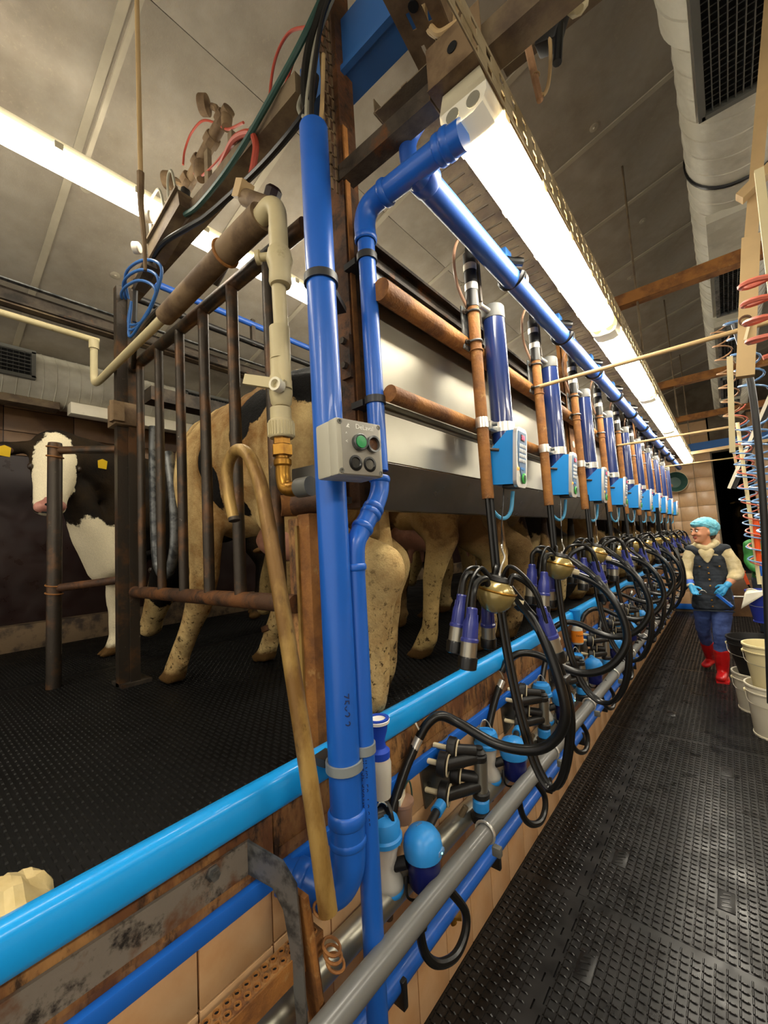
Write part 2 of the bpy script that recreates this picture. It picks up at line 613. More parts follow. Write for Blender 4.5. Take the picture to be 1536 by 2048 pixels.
def blob(name, chains, vox, it, mats, parent=None, org=(0, 0, 0), fac=.5, step=.4, disp=None):
    """one continuous skin grown over chains of ellipsoids"""
    bm = bmesh.new()
    for ch in chains:
        ch = [tuple(p) if len(p) == 6 else (p[0], p[1], p[2], p[3], p[3], p[3]) for p in ch]
        L = []
        for i in range(len(ch) - 1):
            a, b = np.array(ch[i]), np.array(ch[i + 1])
            d = np.linalg.norm(b[:3] - a[:3])
            n = max(1, int(math.ceil(d / (step * min(a[3:].min(), b[3:].min())))))
            L += [a + (b - a) * j / n for j in range(n)]
        L.append(np.array(ch[-1]))
        for p in L:
            mt = Matrix.Translation(p[:3]) @ Matrix.Diagonal((p[3], p[4], p[5], 1))
            bmesh.ops.create_icosphere(bm, subdivisions=2, radius=1, matrix=mt)
    me = bpy.data.meshes.new('tmp')
    bm.to_mesh(me)
    bm.free()
    ob = bpy.data.objects.new('tmp', me)
    COL.objects.link(ob)
    r = ob.modifiers.new('r', 'REMESH')
    r.mode = 'VOXEL'
    r.voxel_size = vox
    s_ = ob.modifiers.new('s', 'SMOOTH')
    s_.iterations = it
    s_.factor = fac
    dg = bpy.context.evaluated_depsgraph_get()
    dg.update()
    res = bpy.data.meshes.new_from_object(ob.evaluated_get(dg))
    bpy.data.objects.remove(ob)
    bpy.data.meshes.remove(me)
    res.name = name
    n = len(res.vertices)
    co = np.empty(n * 3)
    res.vertices.foreach_get('co', co)
    co = co.reshape(-1, 3)
    if disp:
        nn = np.empty(n * 3)
        res.vertices.foreach_get('normal', nn)
        nn = nn.reshape(-1, 3)
        co = co + nn * np.array([disp(Vector(p)) for p in co])[:, None]
    if parent is not None:
        org = WLOC[parent.name]
    co = co - np.array(org)
    res.vertices.foreach_set('co', co.ravel())
    res.materials.clear()
    for m_ in (mats if isinstance(mats, (list, tuple)) else [mats]):
        res.materials.append(MATS[m_])
    res.polygons.foreach_set('use_smooth', [True] * len(res.polygons))
    o = bpy.data.objects.new(name, res)
    COL.objects.link(o)
    WLOC[o.name] = tuple(org)
    if parent is not None:
        o.parent = parent
    else:
        o.location = org
    return o


ORD = ['first', 'second', 'third', 'fourth', 'fifth', 'sixth', 'seventh', 'eighth', 'ninth', 'tenth', 'eleventh']

# ================================================================== the room
YN, YF = -2.2, 9.75          # near and far end of the room
PIT = -.94                   # pit wall under the stand
PZ = .97                     # height of the stand


def struct(m, name, mats, **k):
    o = m.build(name, mats, kind='structure', **k)
    return o


floor = struct(M().box((.6, 3.8, -.06), (3.2, 12.2, .1)), 'floor', 'dark', org=(0, 0, 0))
# rubber mats laid in the pit, dovetailed along one seam
SEAM_X = -.67


def mat_piece(x0, x1, y0, y1, tl=False, tr=False):
    """mat outline with dovetail teeth on its left (tl) or right (tr) edge"""
    L, R_ = [], []
    y = y0
    i = 0
    while y < y1 - .001:
        d = .030 if i % 2 else 0
        y2 = min(y + .055, y1)
        for a, b in ((L, d if tl else 0), (R_, d if tr else 0)):
            fl = .008 if i % 2 else -.008
            use = fl if (a is L and tl) or (a is R_ and tr) else 0
            a.append((b, y - (use if y > y0 else 0)))
            a.append((b, y2 + (use if y2 < y1 else 0)))
        y = y2
        i += 1
    left = [(x0 + d - .0 + (.001 if tl else 0), yy) for d, yy in L]
    right = [(x1 + d - (.005 if tr else 0), yy) for d, yy in R_]
    return right + left[::-1]


def studs(m, x0, x1, y0, y1, px, py, sx, sy, h, z, stag=False, holes=(), k=.62):
    """raised lozenges of the mat pattern"""
    n = 0
    y = y0 + py / 2
    r = 0
    while y < y1 - py / 3:
        x = x0 + px / 2 + (px / 2 if stag and r % 2 else 0)
        while x < x1 - px / 3:
            if not any(a < x < b and c < y < d for a, b, c, d in holes):
                a, b = sx / 2, sy / 2
                m.add([(x - a, y - b, z), (x + a, y - b, z), (x + a, y + b, z), (x - a, y + b, z),
                       (x - a * k, y - b * k, z + h), (x + a * k, y - b * k, z + h), (x + a * k, y + b * k, z + h), (x - a * k, y + b * k, z + h)],
                      [(4, 5, 6, 7), (0, 1, 5, 4), (1, 2, 6, 5), (2, 3, 7, 6), (3, 0, 4, 7)])
            x += px
        y += py
        r += 1


def ridges(m, x0, x1, y0, y1, p, h, z, holes=()):
    """mat relief: every cell carries a short ridge along and one across"""
    nx, ny = int((x1 - x0) / p), int((y1 - y0) / p)
    for j in range(ny):
        y = y0 + (j + .5) * p
        for i in range(nx):
            x = x0 + (i + .5) * p
            if any(a < x < b and c < y < d for a, b, c, d in holes):
                continue
            for (cx, cy, a, b) in ((x - p * .42, y, .0032, p * .40), (x, y - p * .44, p * .36, .0026)):
                m.add([(cx - a, cy - b, z), (cx + a, cy - b, z), (cx + a, cy + b, z), (cx - a, cy + b, z),
                       (cx - a * .4, cy - b * .9, z + h), (cx + a * .4, cy - b * .9, z + h), (cx + a * .4, cy + b * .9, z + h), (cx - a * .4, cy + b * .9, z + h)],
                      [(4, 5, 6, 7), (0, 1, 5, 4), (1, 2, 6, 5), (2, 3, 7, 6), (3, 0, 4, 7)])


LOGO = [(-.59, -.53, 2.27, 2.39), (-.19, -.13, 2.26, 2.38), (-.59, -.53, 1.62, 1.75), (-.19, -.13, 3.45, 3.58), (-.57, -.50, 4.3, 4.42), (-.23, -.16, 5.1, 5.2)]
mi = 0
for (x0, x1, tl, tr) in ((-.935, SEAM_X, False, True), (SEAM_X, .55, True, False), (.551, 1.9, False, False)):
    for (y0, y1) in ((YN, .1), (.101, 2.0), (2.0015, 3.9), (3.9015, 5.8), (5.8015, 7.7), (7.7015, YF - .02)):
        m = M()
        m.ext(mat_piece(x0, x1, y0, y1, tl, tr), (0, 0, -.01), (1, 0, 0), (0, 1, 0), (0, 0, .01))
        m.build('rubber_mat', 'rubber', floor, sharp=20)
        if x0 < .5 and y0 > 0:
            st = M()
            hs = LOGO
            ridges(st, x0 + (.035 if tl else .006), min(x1, .55) - .004, y0 + .004, y1 - .004, .034, .0042, 0, hs)
            st.build('mat_pattern', 'rubber', floor, kind='stuff', sharp=20)
for (a, b, c, d) in LOGO[:6]:
    o = M().box(((a + b) / 2, (c + d) / 2, .001), (b - a, d - c, .004), bev=.001).build('mat_badge', 'rubber', floor)
    st = M()
    for j in range(4):
        st.box(((a + b) / 2 + random.uniform(-.006, .006), c + (j + 1) * (d - c) / 5, .0035), (.034 - .008 * (j % 2), .009, .002), rz=.35)
    st.build('badge_relief', 'rubber', floor)

# the stand the cows are milked on
stand = struct(M().box(((-4.4 + PIT - .03) / 2, 3.75, .47), (4.4 + PIT - .03, 12.0, .97)), 'floor_stand', 'platform_rubber', org=(-2.5, 0, 0))
for (x0, x1) in ((-.975, -2.9), (-2.905, -4.15)):
    for (y0, y1) in ((YN, -.4), (-.397, 1.6), (1.603, 3.6), (3.603, 5.6), (5.603, 7.6), (7.603, YF - .02)):
        M().box(((x0 + x1) / 2, (y0 + y1) / 2, PZ - .008), (abs(x1 - x0) - .004, y1 - y0, .02), bev=.004).build('rubber_mat', 'platform_rubber', stand)
st = M()
studs(st, -2.85, -.985, -.35, 3.2, .042, .0165, .033, .007, .004, PZ + .001, True)
st.build('mat_pattern', 'platform_pattern', stand, kind='stuff', sharp=20)
st = M()
studs(st, -4.1, -2.92, -.3, 2.2, .042, .0165, .033, .007, .004, PZ + .001, True)
st.build('mat_pattern', 'platform_pattern', stand, kind='stuff', sharp=20)

# pit wall: tiles set on a grout bed, a blue band above them
pw = struct(M().box((PIT - .022, 3.75, .47), (.03, 12.0, .93)), 'wall_pit', 'grout', org=(PIT, 0, 0))
tile_me = {}
TW = .182
for (z0, z1) in ((.0, .325), (.328, .655), (.658, .795)):
    k = 0
    y = .43 - TW * 8
    while y < YF - .1:
        key = (z0, k % 3)
        if key not in tile_me:
            tile_me[key] = M().box((0, 0, 0), (.012, TW - .004, z1 - z0 - .002), bev=.0015).mesh('tile', 'tile')
        o = bpy.data.objects.new('tile', tile_me[key])
        COL.objects.link(o)
        o.parent = pw
        o.location = (-.002 + random.uniform(-.0008, .0008), y + TW / 2, (z0 + z1) / 2)
        y += TW
        k += 1
t = M().box((-.928, 3.75, .81), (.022, 12.0, .04), bev=.004)
struct(t, 'trim_1', 'band_blue')
# rusty fascia plates below the kerb
for y0, y1 in ((YN, .62), (.623, 3.2), (3.203, 6.2), (6.203, YF - .05)):
    m = M().box((-.945, (y0 + y1) / 2, .9), (.02, y1 - y0, .15), bev=.002)
    m.bar((-.934, y0 + .01, .855), (-.934, y1 - .01, .855), .006, .02)
    m.build('fascia_plate', 'rust_wood', label='rusty brown fascia plate below the blue kerb, %s from the near end' % ORD[[YN, .623, 3.203, 6.203].index(y0)],
            cat='plate', group='fascia plates under the kerb')
# the kerb
m = M()
prof = []
for i in range(16):
    a = 2 * math.pi * i / 16
    c, s_ = math.cos(a), math.sin(a)
    prof.append((.026 * math.copysign(abs(c) ** .55, c), .041 * math.copysign(abs(s_) ** .55, s_)))
m.ext(prof, (-.915, YN, 1.015), (1, 0, 0), (0, 0, 1), (0, 11.85, 0))
m.build('kerb_rail', 'kerb_blue', label='bright blue painted kerb rail along the edge of the cow stand', cat='kerb')

# left wall behind the exit lane
XL = -4.25
wl = struct(M().box((XL - .06, 3.75, 2.1), (.1, 12.0, 2.5)), 'wall_left', 'maroon_wall', org=(XL, 0, 0))
pl = M().box((0, 0, 0), (.014, .445, .185), bev=.002).mesh('brown_tile', 'brown_tile')
for r in range(3):
    for k in range(26):
        o = bpy.data.objects.new('wall_tile', pl)
        COL.objects.link(o)
        o.parent = wl
        o.location = (-.004 + random.uniform(-.001, .001), YN + .25 + k * .45, 2.57 + r * .19)
struct(M().box((XL + .06, 3.75, 1.06), (.14, 12.0, .2), bev=.01), 'baseboard_left', 'ledge')

# ceiling: one pitched plane of boards with battens over the joints
CA, CS = 4.3, .27


def cz(x):
    return CA + CS * x


ceil = struct(M().add([(-4.6, YN, cz(-4.6) + .05), (4.0, YN, cz(4.0) + .05), (4.0, YF + .3, cz(4.0) + .05), (-4.6, YF + .3, cz(-4.6) + .05)], [(0, 1, 2, 3)]), 'ceiling', 'dark', org=(0, 0, CA))
BW = .79
y = .545 - BW * 4
bd = {}
while y < YF + .2:
    for (x0, x1) in ((-4.5, -1.6), (-1.597, 1.3), (1.303, 3.9)):
        key = x0
        if key not in bd:
            c = ((x0 + x1) / 2, 0, cz((x0 + x1) / 2))
            bd[key] = M().box((0, 0, 0), ((x1 - x0) / math.cos(math.atan(CS)), BW - .006, .02), ry=-math.atan(CS)).mesh('ceiling_board', 'ceiling_board')
        o = bpy.data.objects.new('ceiling_board', bd[key])
        COL.objects.link(o)
        o.parent = ceil
        o.location = ((x0 + x1) / 2, y + BW / 2, cz((x0 + x1) / 2) - CA + .012)
    m = M().bar((-4.4, y, cz(-4.4) - .002), (3.8, y, cz(3.8) - .002), .035, .01)
    m.build('joint_batten', 'batten', ceil)
    y += BW
for i in range(22):
    x, y = random.uniform(-3.6, 1.0), random.uniform(.2, 6)
    M().lathe((x, y, cz(x) + .002), (CS, 0, -1), [(.028, 0), (.028, .004), (.008, .006), (.006, .012)], 12).build('fixing_screw', 'batten', ceil)

# far wall with tiles, doorway and beam
wf = M()
wf.box((-.535, YF + .05, 1.83), (.85, .1, 3.66))
wf.box((.82, YF + .05, 1.83), (.8, .1, 3.66))
wf.box((.145, YF + .05, 3.3), (.56, .1, .7))
wf.box((.145, YF + .05, .36), (.56, .1, .72))
wf.box((.45, YF + .06, 4.35), (3.0, .08, 1.4))
wf = struct(wf, 'wall_far', 'plaster', org=(0, YF, 0))
for (xa, nx) in ((-.945, 4), (.425, 4)):
    for i in range(nx):
        for r in range(13):
            x0 = xa + i * .272
            x1 = min(x0 + .266, -.13) if xa < 0 else x0 + .266
            if x1 - x0 < .03:
                continue
            key = ('far', round(x1 - x0, 3))
            if key not in tile_me:
                tile_me[key] = M().box((0, 0, 0), (x1 - x0, .014, .262), bev=.002).mesh('far_tile', 'far_tile')
            o = bpy.data.objects.new('tile', tile_me[key])
            COL.objects.link(o)
            o.parent = wf
            o.location = ((x0 + x1) / 2, -.005 + random.uniform(-.001, .001), .25 + .267 * r)
struct(M().box((-.53, YF - .02, .1), (.82, .04, .1), bev=.008), 'trim_2', 'band_blue')
struct(M().box((.95, YF - .02, .1), (1.0, .04, .1), bev=.008), 'trim_3', 'band_blue')
struct(M().box((-2.6, YF + .05, 2.6), (3.3, .1, 3.3)), 'wall_far_left', 'maroon_wall')
struct(M().box((-.975, YF - .15, .47), (.05, .4, .94)), 'trim_4', 'tile')
# dark passage behind the doorway
pas = M()
pas.box((-.22, 12.0, 1.6), (.06, 4.4, 3.3))
pas.box((1.3, 12.0, 1.6), (.06, 4.4, 3.3))
pas.box((.5, 14.2, 1.6), (1.6, .06, 3.3))
pas.box((.5, 12.0, 3.1), (1.6, 4.4, .06))
pas.box((.5, 12.0, .7), (1.6, 4.4, .06))
struct(pas, 'wall_passage', 'dark')
# the opposite side of the parlour (out of the picture on the right)
struct(M().box((1.95, 3.75, .48), (.1, 12.0, .96)), 'wall_right', 'tile')
struct(M().box((3.0, 3.75, .93), (2.0, 12.0, .06)), 'floor_right_stand', 'platform_rubber')
struct(M().box((4.0, 3.75, 3.1), (.1, 12.0, 4.4)), 'wall_right_far', 'maroon_wall')

# ================================================================== tube lights
def tube_light(x, y0, z, label, group, wid=.135, L=1.49, clear_end=True):
    t = thing('tube_light', label, 'light', (x, y0, z), group)
    h = wid / 2
    if not clear_end:
        h *= .55
    up = [(-h, .035), (-h * .8, .085), (h * .8, .085), (h, .035)]
    M().ext(up, (x, y0, z), (1, 0, 0), (0, 0, 1), (0, L, 0)).build('housing', 'lamp_body', t)
    prof = [(-h, .035), (-h * .98, .012), (-h * .8, -.012), (-h * .4, -.022), (h * .4, -.022), (h * .8, -.012), (h * .98, .012), (h, .035)]
    if not clear_end:
        h = wid / 2
        prof = [(h * math.cos(a), .012 + h * .85 * math.sin(a)) for a in [math.radians(150 + 240 * i / 12) for i in range(13)]]
    e = .10 if clear_end else .03
    M().ext(prof, (x, y0 + e, z), (1, 0, 0), (0, 0, 1), (0, L - e - .03, 0)).build('diffuser', 'lamp' if clear_end else 'lamp_cow', t)
    M().ext(prof, (x, y0, z), (1, 0, 0), (0, 0, 1), (0, e, 0)).build('clear_end', 'lamp_clear', t)
    M().ext(prof, (x, y0 + L - .03, z), (1, 0, 0), (0, 0, 1), (0, .03, 0)).build('clear_end', 'lamp_clear', t)
    for s_ in (-1, 1):
        M().cyl((x + s_ * .03, y0 - .002, z + .01), (x + s_ * .03, y0 + .005, z + .01), .019, n=14).build('lamp_holder', 'cable_grey', t)
        for k in range(5):
            M().box((x + s_ * h, y0 + .12 + k * .3, z + .03), (.008, .03, .03)).build('clip', 'lamp_body', t)
    return t


PITL = 'strip lights over the pit'
for k in range(5):
    tube_light(-.42, .915 + k * 1.56, 2.70, 'glowing tube light under the tray above the pit, %s from the near end' % ORD[k], PITL)
for k, y0 in enumerate((-2.15, -.62, .91, 2.44, 3.97, 5.5, 7.03)):
    tube_light(-2.03, y0, 3.30, 'glowing white tube light high above the cows, %s of its row' % ORD[k], 'strip lights over the cow stand', .11, clear_end=False)
tube_light(-.42, -1.75, 2.70, 'unseen tube light added over the pit behind the viewer', PITL)  # fixture added out of view to brighten the near kerb and wall
for k in range(5):  # row added out of view to brighten the cows' legs and the panel
    tube_light(1.35, -.7 + k * 2.0, 2.75, 'unseen tube light added over the opposite stand, %s of its row' % ORD[k], 'added strip lights over the opposite stand')


def slotted(m, x0, x1, y0, y1, z, pitch=.1, slots=3, t=.003, axis='y'):
    """perforated plate: strips and bridges leave long open slots between them"""
    wv = x1 - x0
    cols = slots * 2 + 1
    un = wv / (1.7 * (slots + 1) + .55 * slots)
    xa = x0
    cw = 0
    for c in range(cols):
        xa += cw
        cw = un * (1.7 if c % 2 == 0 else .55)
        if c % 2 == 0:
            m.box((xa + cw / 2, (y0 + y1) / 2, z), (cw, y1 - y0, t))
        else:
            y = y0
            while y < y1:
                m.box((xa + cw / 2, min(y + pitch * .25, y1), z), (cw, pitch * .5, t))
                y += pitch
    return m


# tray that carries the tube lights: plate with one slotted flange
t = thing('light_tray', 'long rusty slotted metal tray carrying the tube lights over the pit', 'tray', (-.42, .4, 2.79))
m = slotted(M(), -.50, -.345, .88, 8.9, 2.79, .1, 2)
m.build('tray_plate', 'perf_steel', t)
M().box((-.42, .885, 2.85), (.155, .004, .12)).build('end_plate', 'perf_steel', t)
M().lathe((-.42, .882, 2.85), (0, -1, 0), [(.014, 0), (.014, .002)], 14).build('end_hole', 'dark', t)
m = M()
y = .62
m.box((-.335, 4.75, 2.704), (.003, 8.3, .012))
m.box((-.335, 4.75, 2.784), (.003, 8.3, .012))
m.box((-.335, 4.75, 2.744), (.003, 8.3, .018))
while y < 8.85:
    for zz in (2.724, 2.766):
        m.box((-.335, y + .015, zz), (.003, .045, .026))
    y += .075
m.build('slotted_flange', 'flange_tan', t)
m = M()
m.box((-.505, 4.9, 2.81), (.003, 8.0, .045))
m.build('plain_flange', 'perf_steel', t)
# wide cable tray over the milk line
t = thing('cable_tray', 'wide grey slotted cable tray running above the blue milk line', 'tray', (-.58, .9, 2.9))
m = M()
y = .9
while y < 9.4:
    m.box((-.585, y + .027, 2.90), (.22, .05, .003))
    y += .062
for x in (-.69, -.585, -.48):
    m.box((x, 5.15, 2.9005), (.02, 8.5, .004))
m.build('slotted_plate', 'dusty_steel', t)
m = M()
for x in (-.696, -.474):
    m.box((x, 5.15, 2.92), (.003, 8.5, .05))
m.build('tray_flange', 'dusty_steel', t)
# second perforated tray, askew, above the near end of the lights
t = thing('perforated_tray', 'brown perforated tray hanging askew above the near end of the tube light', 'tray', (-.5, .6, 3.0))
m = M()
m2 = M()
slotted(m, -.055, .075, -.5, .45, 0, .085, 2)
slotted(m2, 0, .06, -.5, .45, 0, .075, 1)
R1 = Matrix.Translation((-.46, .52, 2.97)) @ Matrix.Rotation(.12, 4, 'Z') @ Matrix.Rotation(.25, 4, 'Y')
R2 = R1 @ Matrix.Translation((.075, 0, 0)) @ Matrix.Rotation(-1.45, 4, 'Y')
m.v = [tuple(R1 @ Vector(p)) for p in m.v]
m2.v = [tuple(R2 @ Vector(p)) for p in m2.v]
m.build('tray_plate', 'perf_steel', t)
m2.build('tray_flange', 'perf_steel', t)
for yy in (.3, .1):
    M().lathe(R1 @ Vector((.01, yy, -.002)), R1.to_3x3() @ Vector((0, 0, -1)), [(.014, 0), (.014, .003)], 14).build('knockout', 'dark', t)

# ================================================================== rump panel and its rails
Y0P, Y1P = .93, 9.1
t = thing('rump_panel', 'long stainless steel rump panel behind the cows with a shade-darkened folded lower edge', 'panel', (-.8, Y0P, 1.7))
for k, (a, b) in enumerate(((Y0P, 3.08), (3.085, 5.2), (5.205, 7.3), (7.305, Y1P))):
    M().sheet([(0, .655), (0, .355), (.02, .345), (.022, .32), (.006, .31), (.006, .295), (.03, .285), (.03, .28)], (-.8, a, 1.72), (1, 0, 0), (0, 0, 1), (0, b - a, 0), .006).build('upper_sheet', 'stainless', t)
    M().sheet([(.03, .278), (.028, .13)], (-.8, a, 1.72), (1, 0, 0), (0, 0, 1), (0, b - a, 0), .006).build('lower_sheet', 'stainless', t)
    M().sheet([(.028, .128), (-.045, -.005), (-.06, -.005)], (-.8, a, 1.72), (1, 0, 0), (0, 0, 1), (0, b - a, 0), .006).build('folded_edge', 'stainless_dark', t)  # darker steel colour stands for the shade on this downward-facing fold
for x in (1.78, 2.45, 3.3, 4.1):
    o = M().box((-.7675, x, 1.885), (.003, .055, .05)).build('number_plate', 'white_plastic', t)
    text('92', .04, 'number', 'ink', (-.7655, x, 1.885), (0, 1, 0), (0, 0, 1), o)
M().box((-.7675, 1.69, 1.965), (.003, .05, .075)).build('sticker', 'paper', t)
M().box((-.7672, 1.69, 1.915), (.003, .03, .022)).build('sticker', 'cap_blue', t)
M().box((-.7675, 2.38, 1.965), (.003, .05, .075)).build('sticker', 'bone', t)
m = M().box((-1.0, .87, 1.81), (.22, .03, .12), ry=.03, bev=.004)
m.build('end_plate', 'stainless_dark', t)
M().box((-.99, .87, 1.745), (.24, .05, .02), ry=.03).build('end_flange', 'old_steel', t)
m = M()
m.bar((-.79, Y0P, 2.395), (-.79, Y1P, 2.395), .05, .02)
m.build('dark_channel', 'old_steel', t)

t = thing('galvanised_channel', 'mottled galvanised channel along the top of the rump panel', 'beam', (-.8, Y0P, 2.41))
M().sheet([(.03, .16), (-.01, .165), (-.02, .1), (.02, .09)], (-.8, Y0P, 2.4), (1, 0, 0), (0, 0, 1), (0, Y1P - Y0P, 0), .01).build('upper_channel', 'old_steel', t)
M().box((-.80, (Y0P + Y1P) / 2, 2.45), (.008, Y1P - Y0P, .1)).build('web', 'galv', t)

M().cyl((-.735, .925, 2.37), (-.735, Y1P, 2.37), .034, n=20).build('upper_rail', 'rust', label='thick rusty pipe rail just under the galvanised channel', cat='rail')
M().cyl((-.735, .94, 2.05), (-.735, Y1P, 2.05), .026, n=20).build('lower_rail', 'rust', label='thinner rusty pipe rail across the middle of the steel panel', cat='rail')
for k, y in enumerate((3.02, 5.8)):
    m = M().box((-.775, y, 2.45), (.012, .12, 1.05))
    m.box((-.79, y - .055, 2.45), (.03, .01, 1.05))
    t = m.build('hanger_plate', 'rust', label='upright rusty steel strap with a bolt hole %s' % ('behind the third station pipe' if k == 0 else 'further along the panel'), cat='strap', group='rusty straps of the panel')
    M().lathe((-.7685, y, 2.22), (1, 0, 0), [(.024, 0), (.024, .002)], 18).build('bolt_hole', 'white_plastic', t)

# ================================================================== ten milking stations
S = .685
NST = 10
FROM = 'from the blue downpipe'


def station(off_first, make, names, group, start=0, n=NST, jit=0):
    """make the thing once, then copy it to every station"""
    root = make()
    root['group'] = group
    root['label'] = names % ORD[0]
    for k in range(1, n):
        c = dup(root, (0, S * k, 0), names % ORD[k], group)
        if jit:
            c.rotation_euler = (random.uniform(-.3, .3) * jit, random.uniform(-.3, .3) * jit, random.uniform(-1, 1) * jit)
    return root


def mk_post():
    x, y = -.68, 1.43
    t = thing('station_pipe', '', 'pipe', (x, y, 1.75))
    m = M().lathe((x, y, 1.75), (0, 0, 1), [(.017, .03), (.017, 0), (.0225, 0), (.0225, .78), (.017, .78)], 20, False)
    m.build('pipe', 'rust', t)
    M().cyl((x, y, 2.5), (x, y, 2.72), .0245, n=18).build('sleeve', 'black_plastic', t)
    for z in (2.66, 2.58):
        M().lathe((x, y, z - .012), (0, 0, 1), [(.0265, 0), (.0265, .026), (.025, .026), (.025, 0)], 18, False).build('hose_band', 'chrome', t)
    m = M().box((x - .03, y - .005, 2.42), (.008, .075, .17), bev=.002)
    m.build('bracket', 'galv', t)
    for dz in (-.06, .06):
        M().ring((x, y, 2.42 + dz), (0, 0, 1), .026, .004, 16, 6, 90, 330).build('u_bolt', 'galv', t)
        M().lathe((x - .026, y - .034, 2.42 + dz), (1, 0, 0), [(.009, 0), (.009, .008), (.004, .008), (.004, .02)], 6).build('nut', 'old_steel', t)
    m = M().box((x + .01, y + .045, 2.66), (.018, .016, .24))
    m.build('slide', 'old_steel', t)
    m = M().box((x + .008, y + .06, 2.66), (.01, .01, .24))
    m.build('slide', 'chrome', t)
    M().ring((x, y, 2.325), (0, 0, 1), .024, .003, 18, 6).build('weld_ring', 'rust', t)
    c = M().lathe((x, y, 2.02), (0, 0, 1), [(.025, 0), (.025, .04), (.0235, .04), (.0235, 0)], 18, False)
    c.build('clamp', 'chrome', t)
    M().tube([(x + .01, y + .01, 1.78), (x + .005, y + .02, 1.71), (x + .02, y + .07, 1.675), (x + .035, y + .115, 1.70), (x + .045, y + .13, 1.78)], .0075, 8).build('cable', 'hose_blue', t)
    M().tube([(x - .02, y + .0, 2.5), (x - .035, y - .05, 2.6), (x - .03, y - .06, 2.72), (x + .0, y - .02, 2.82)], .006, 8).build('clear_tube', 'clear_hose', t)
    m = M().tube([(x, y, 2.70), (x + .0, y + .02, 2.765), (x + .03, y + .1, 2.76), (x + .1, y + .17, 2.73), (x + .14, y + .2, 2.72)], .017, 10)
    m.build('vacuum_hose', 'black_rubber', t)
    m = M().ring((x + .09, y + .2, 2.695), (.15, 1, -.1), .055, .0135, 24, 8, 20, 330)
    m.build('hose_coil', 'black_rubber', t)
    M().lathe((x + .09, y + .245, 2.69), (0, 1, 0), [(.044, 0), (.046, .006), (.046, .026), (.044, .03)], 20, False).build('pipe_saddle', 'clamp_black', t)
    M().box((x + .075, y + .17, 2.765), (.045, .06, .04), bev=.006).build('valve', 'beam_blue', t)
    return t


station(0, mk_post, 'rusty vertical station pipe with black sleeve, %s ' + FROM, 'station pipes')


def mk_cyl():
    x, y = -.66, 1.57
    t = thing('lift_cylinder', '', 'cylinder', (x, y, 1.93))
    M().cyl((x, y, 1.94), (x, y, 2.50), .044, n=28).build('tube', 'navy', t)
    M().lathe((x, y, 2.495), (0, 0, 1), [(.046, 0), (.046, .05), (.042, .056), (.0, .056)], 28).build('end_cap', 'cap_grey', t)
    M().lathe((x, y, 1.925), (0, 0, 1), [(.03, -.01), (.046, 0), (.046, .03)], 28).build('bottom_cap', 'deep_navy', t)
    M().lathe((x, y, 2.02), (0, 0, 1), [(.0475, 0), (.0475, .038), (.045, .038), (.045, 0)], 28, False).build('clamp_band', 'chrome', t)
    b = M().box((x - .012, y - .07, 2.04), (.02, .055, .034), bev=.003).build('clamp_link', 'chrome', t)
    M().cyl((x + .0, y - .09, 2.04), (x + .016, y - .085, 2.04), .008, n=8).build('bolt', 'light_grey', b)
    M().cyl((x - .01, y - .1, 2.525), (x, y - .04, 2.52), .011, n=12).build('pin', 'chrome', t)
    # lifting cord with ring and hook
    cx, cy = -.62, 1.335
    M().tube([(x + .01, y - .02, 1.93), (x + .025, y - .09, 1.80), (cx, cy + .06, 1.64)], .0022, 6, 3).build('cord', 'black_rubber', t)
    M().tube([(cx, cy + .06, 1.64), (cx - .006, cy + .075, 1.60), (cx - .004, cy + .06, 1.555), (cx, cy + .045, 1.58), (cx, cy + .06, 1.64)], .002, 6, 4).build('cord_loop', 'black_rubber', t)
    M().ring((cx, cy + .05, 1.565), (1, .3, 0), .013, .0025, 16, 6).build('ring', 'chrome', t)
    M().tube([(cx, cy + .05, 1.555), (cx + .004, cy + .055, 1.53), (cx, cy + .03, 1.5), (cx - .002, cy + .01, 1.465), (cx, cy, 1.45)], .0035, 6).build('hook', 'chrome', t)
    return t


station(0, mk_cyl, 'navy lift cylinder with grey cap beside its rusty pipe, %s ' + FROM, 'lift cylinders')


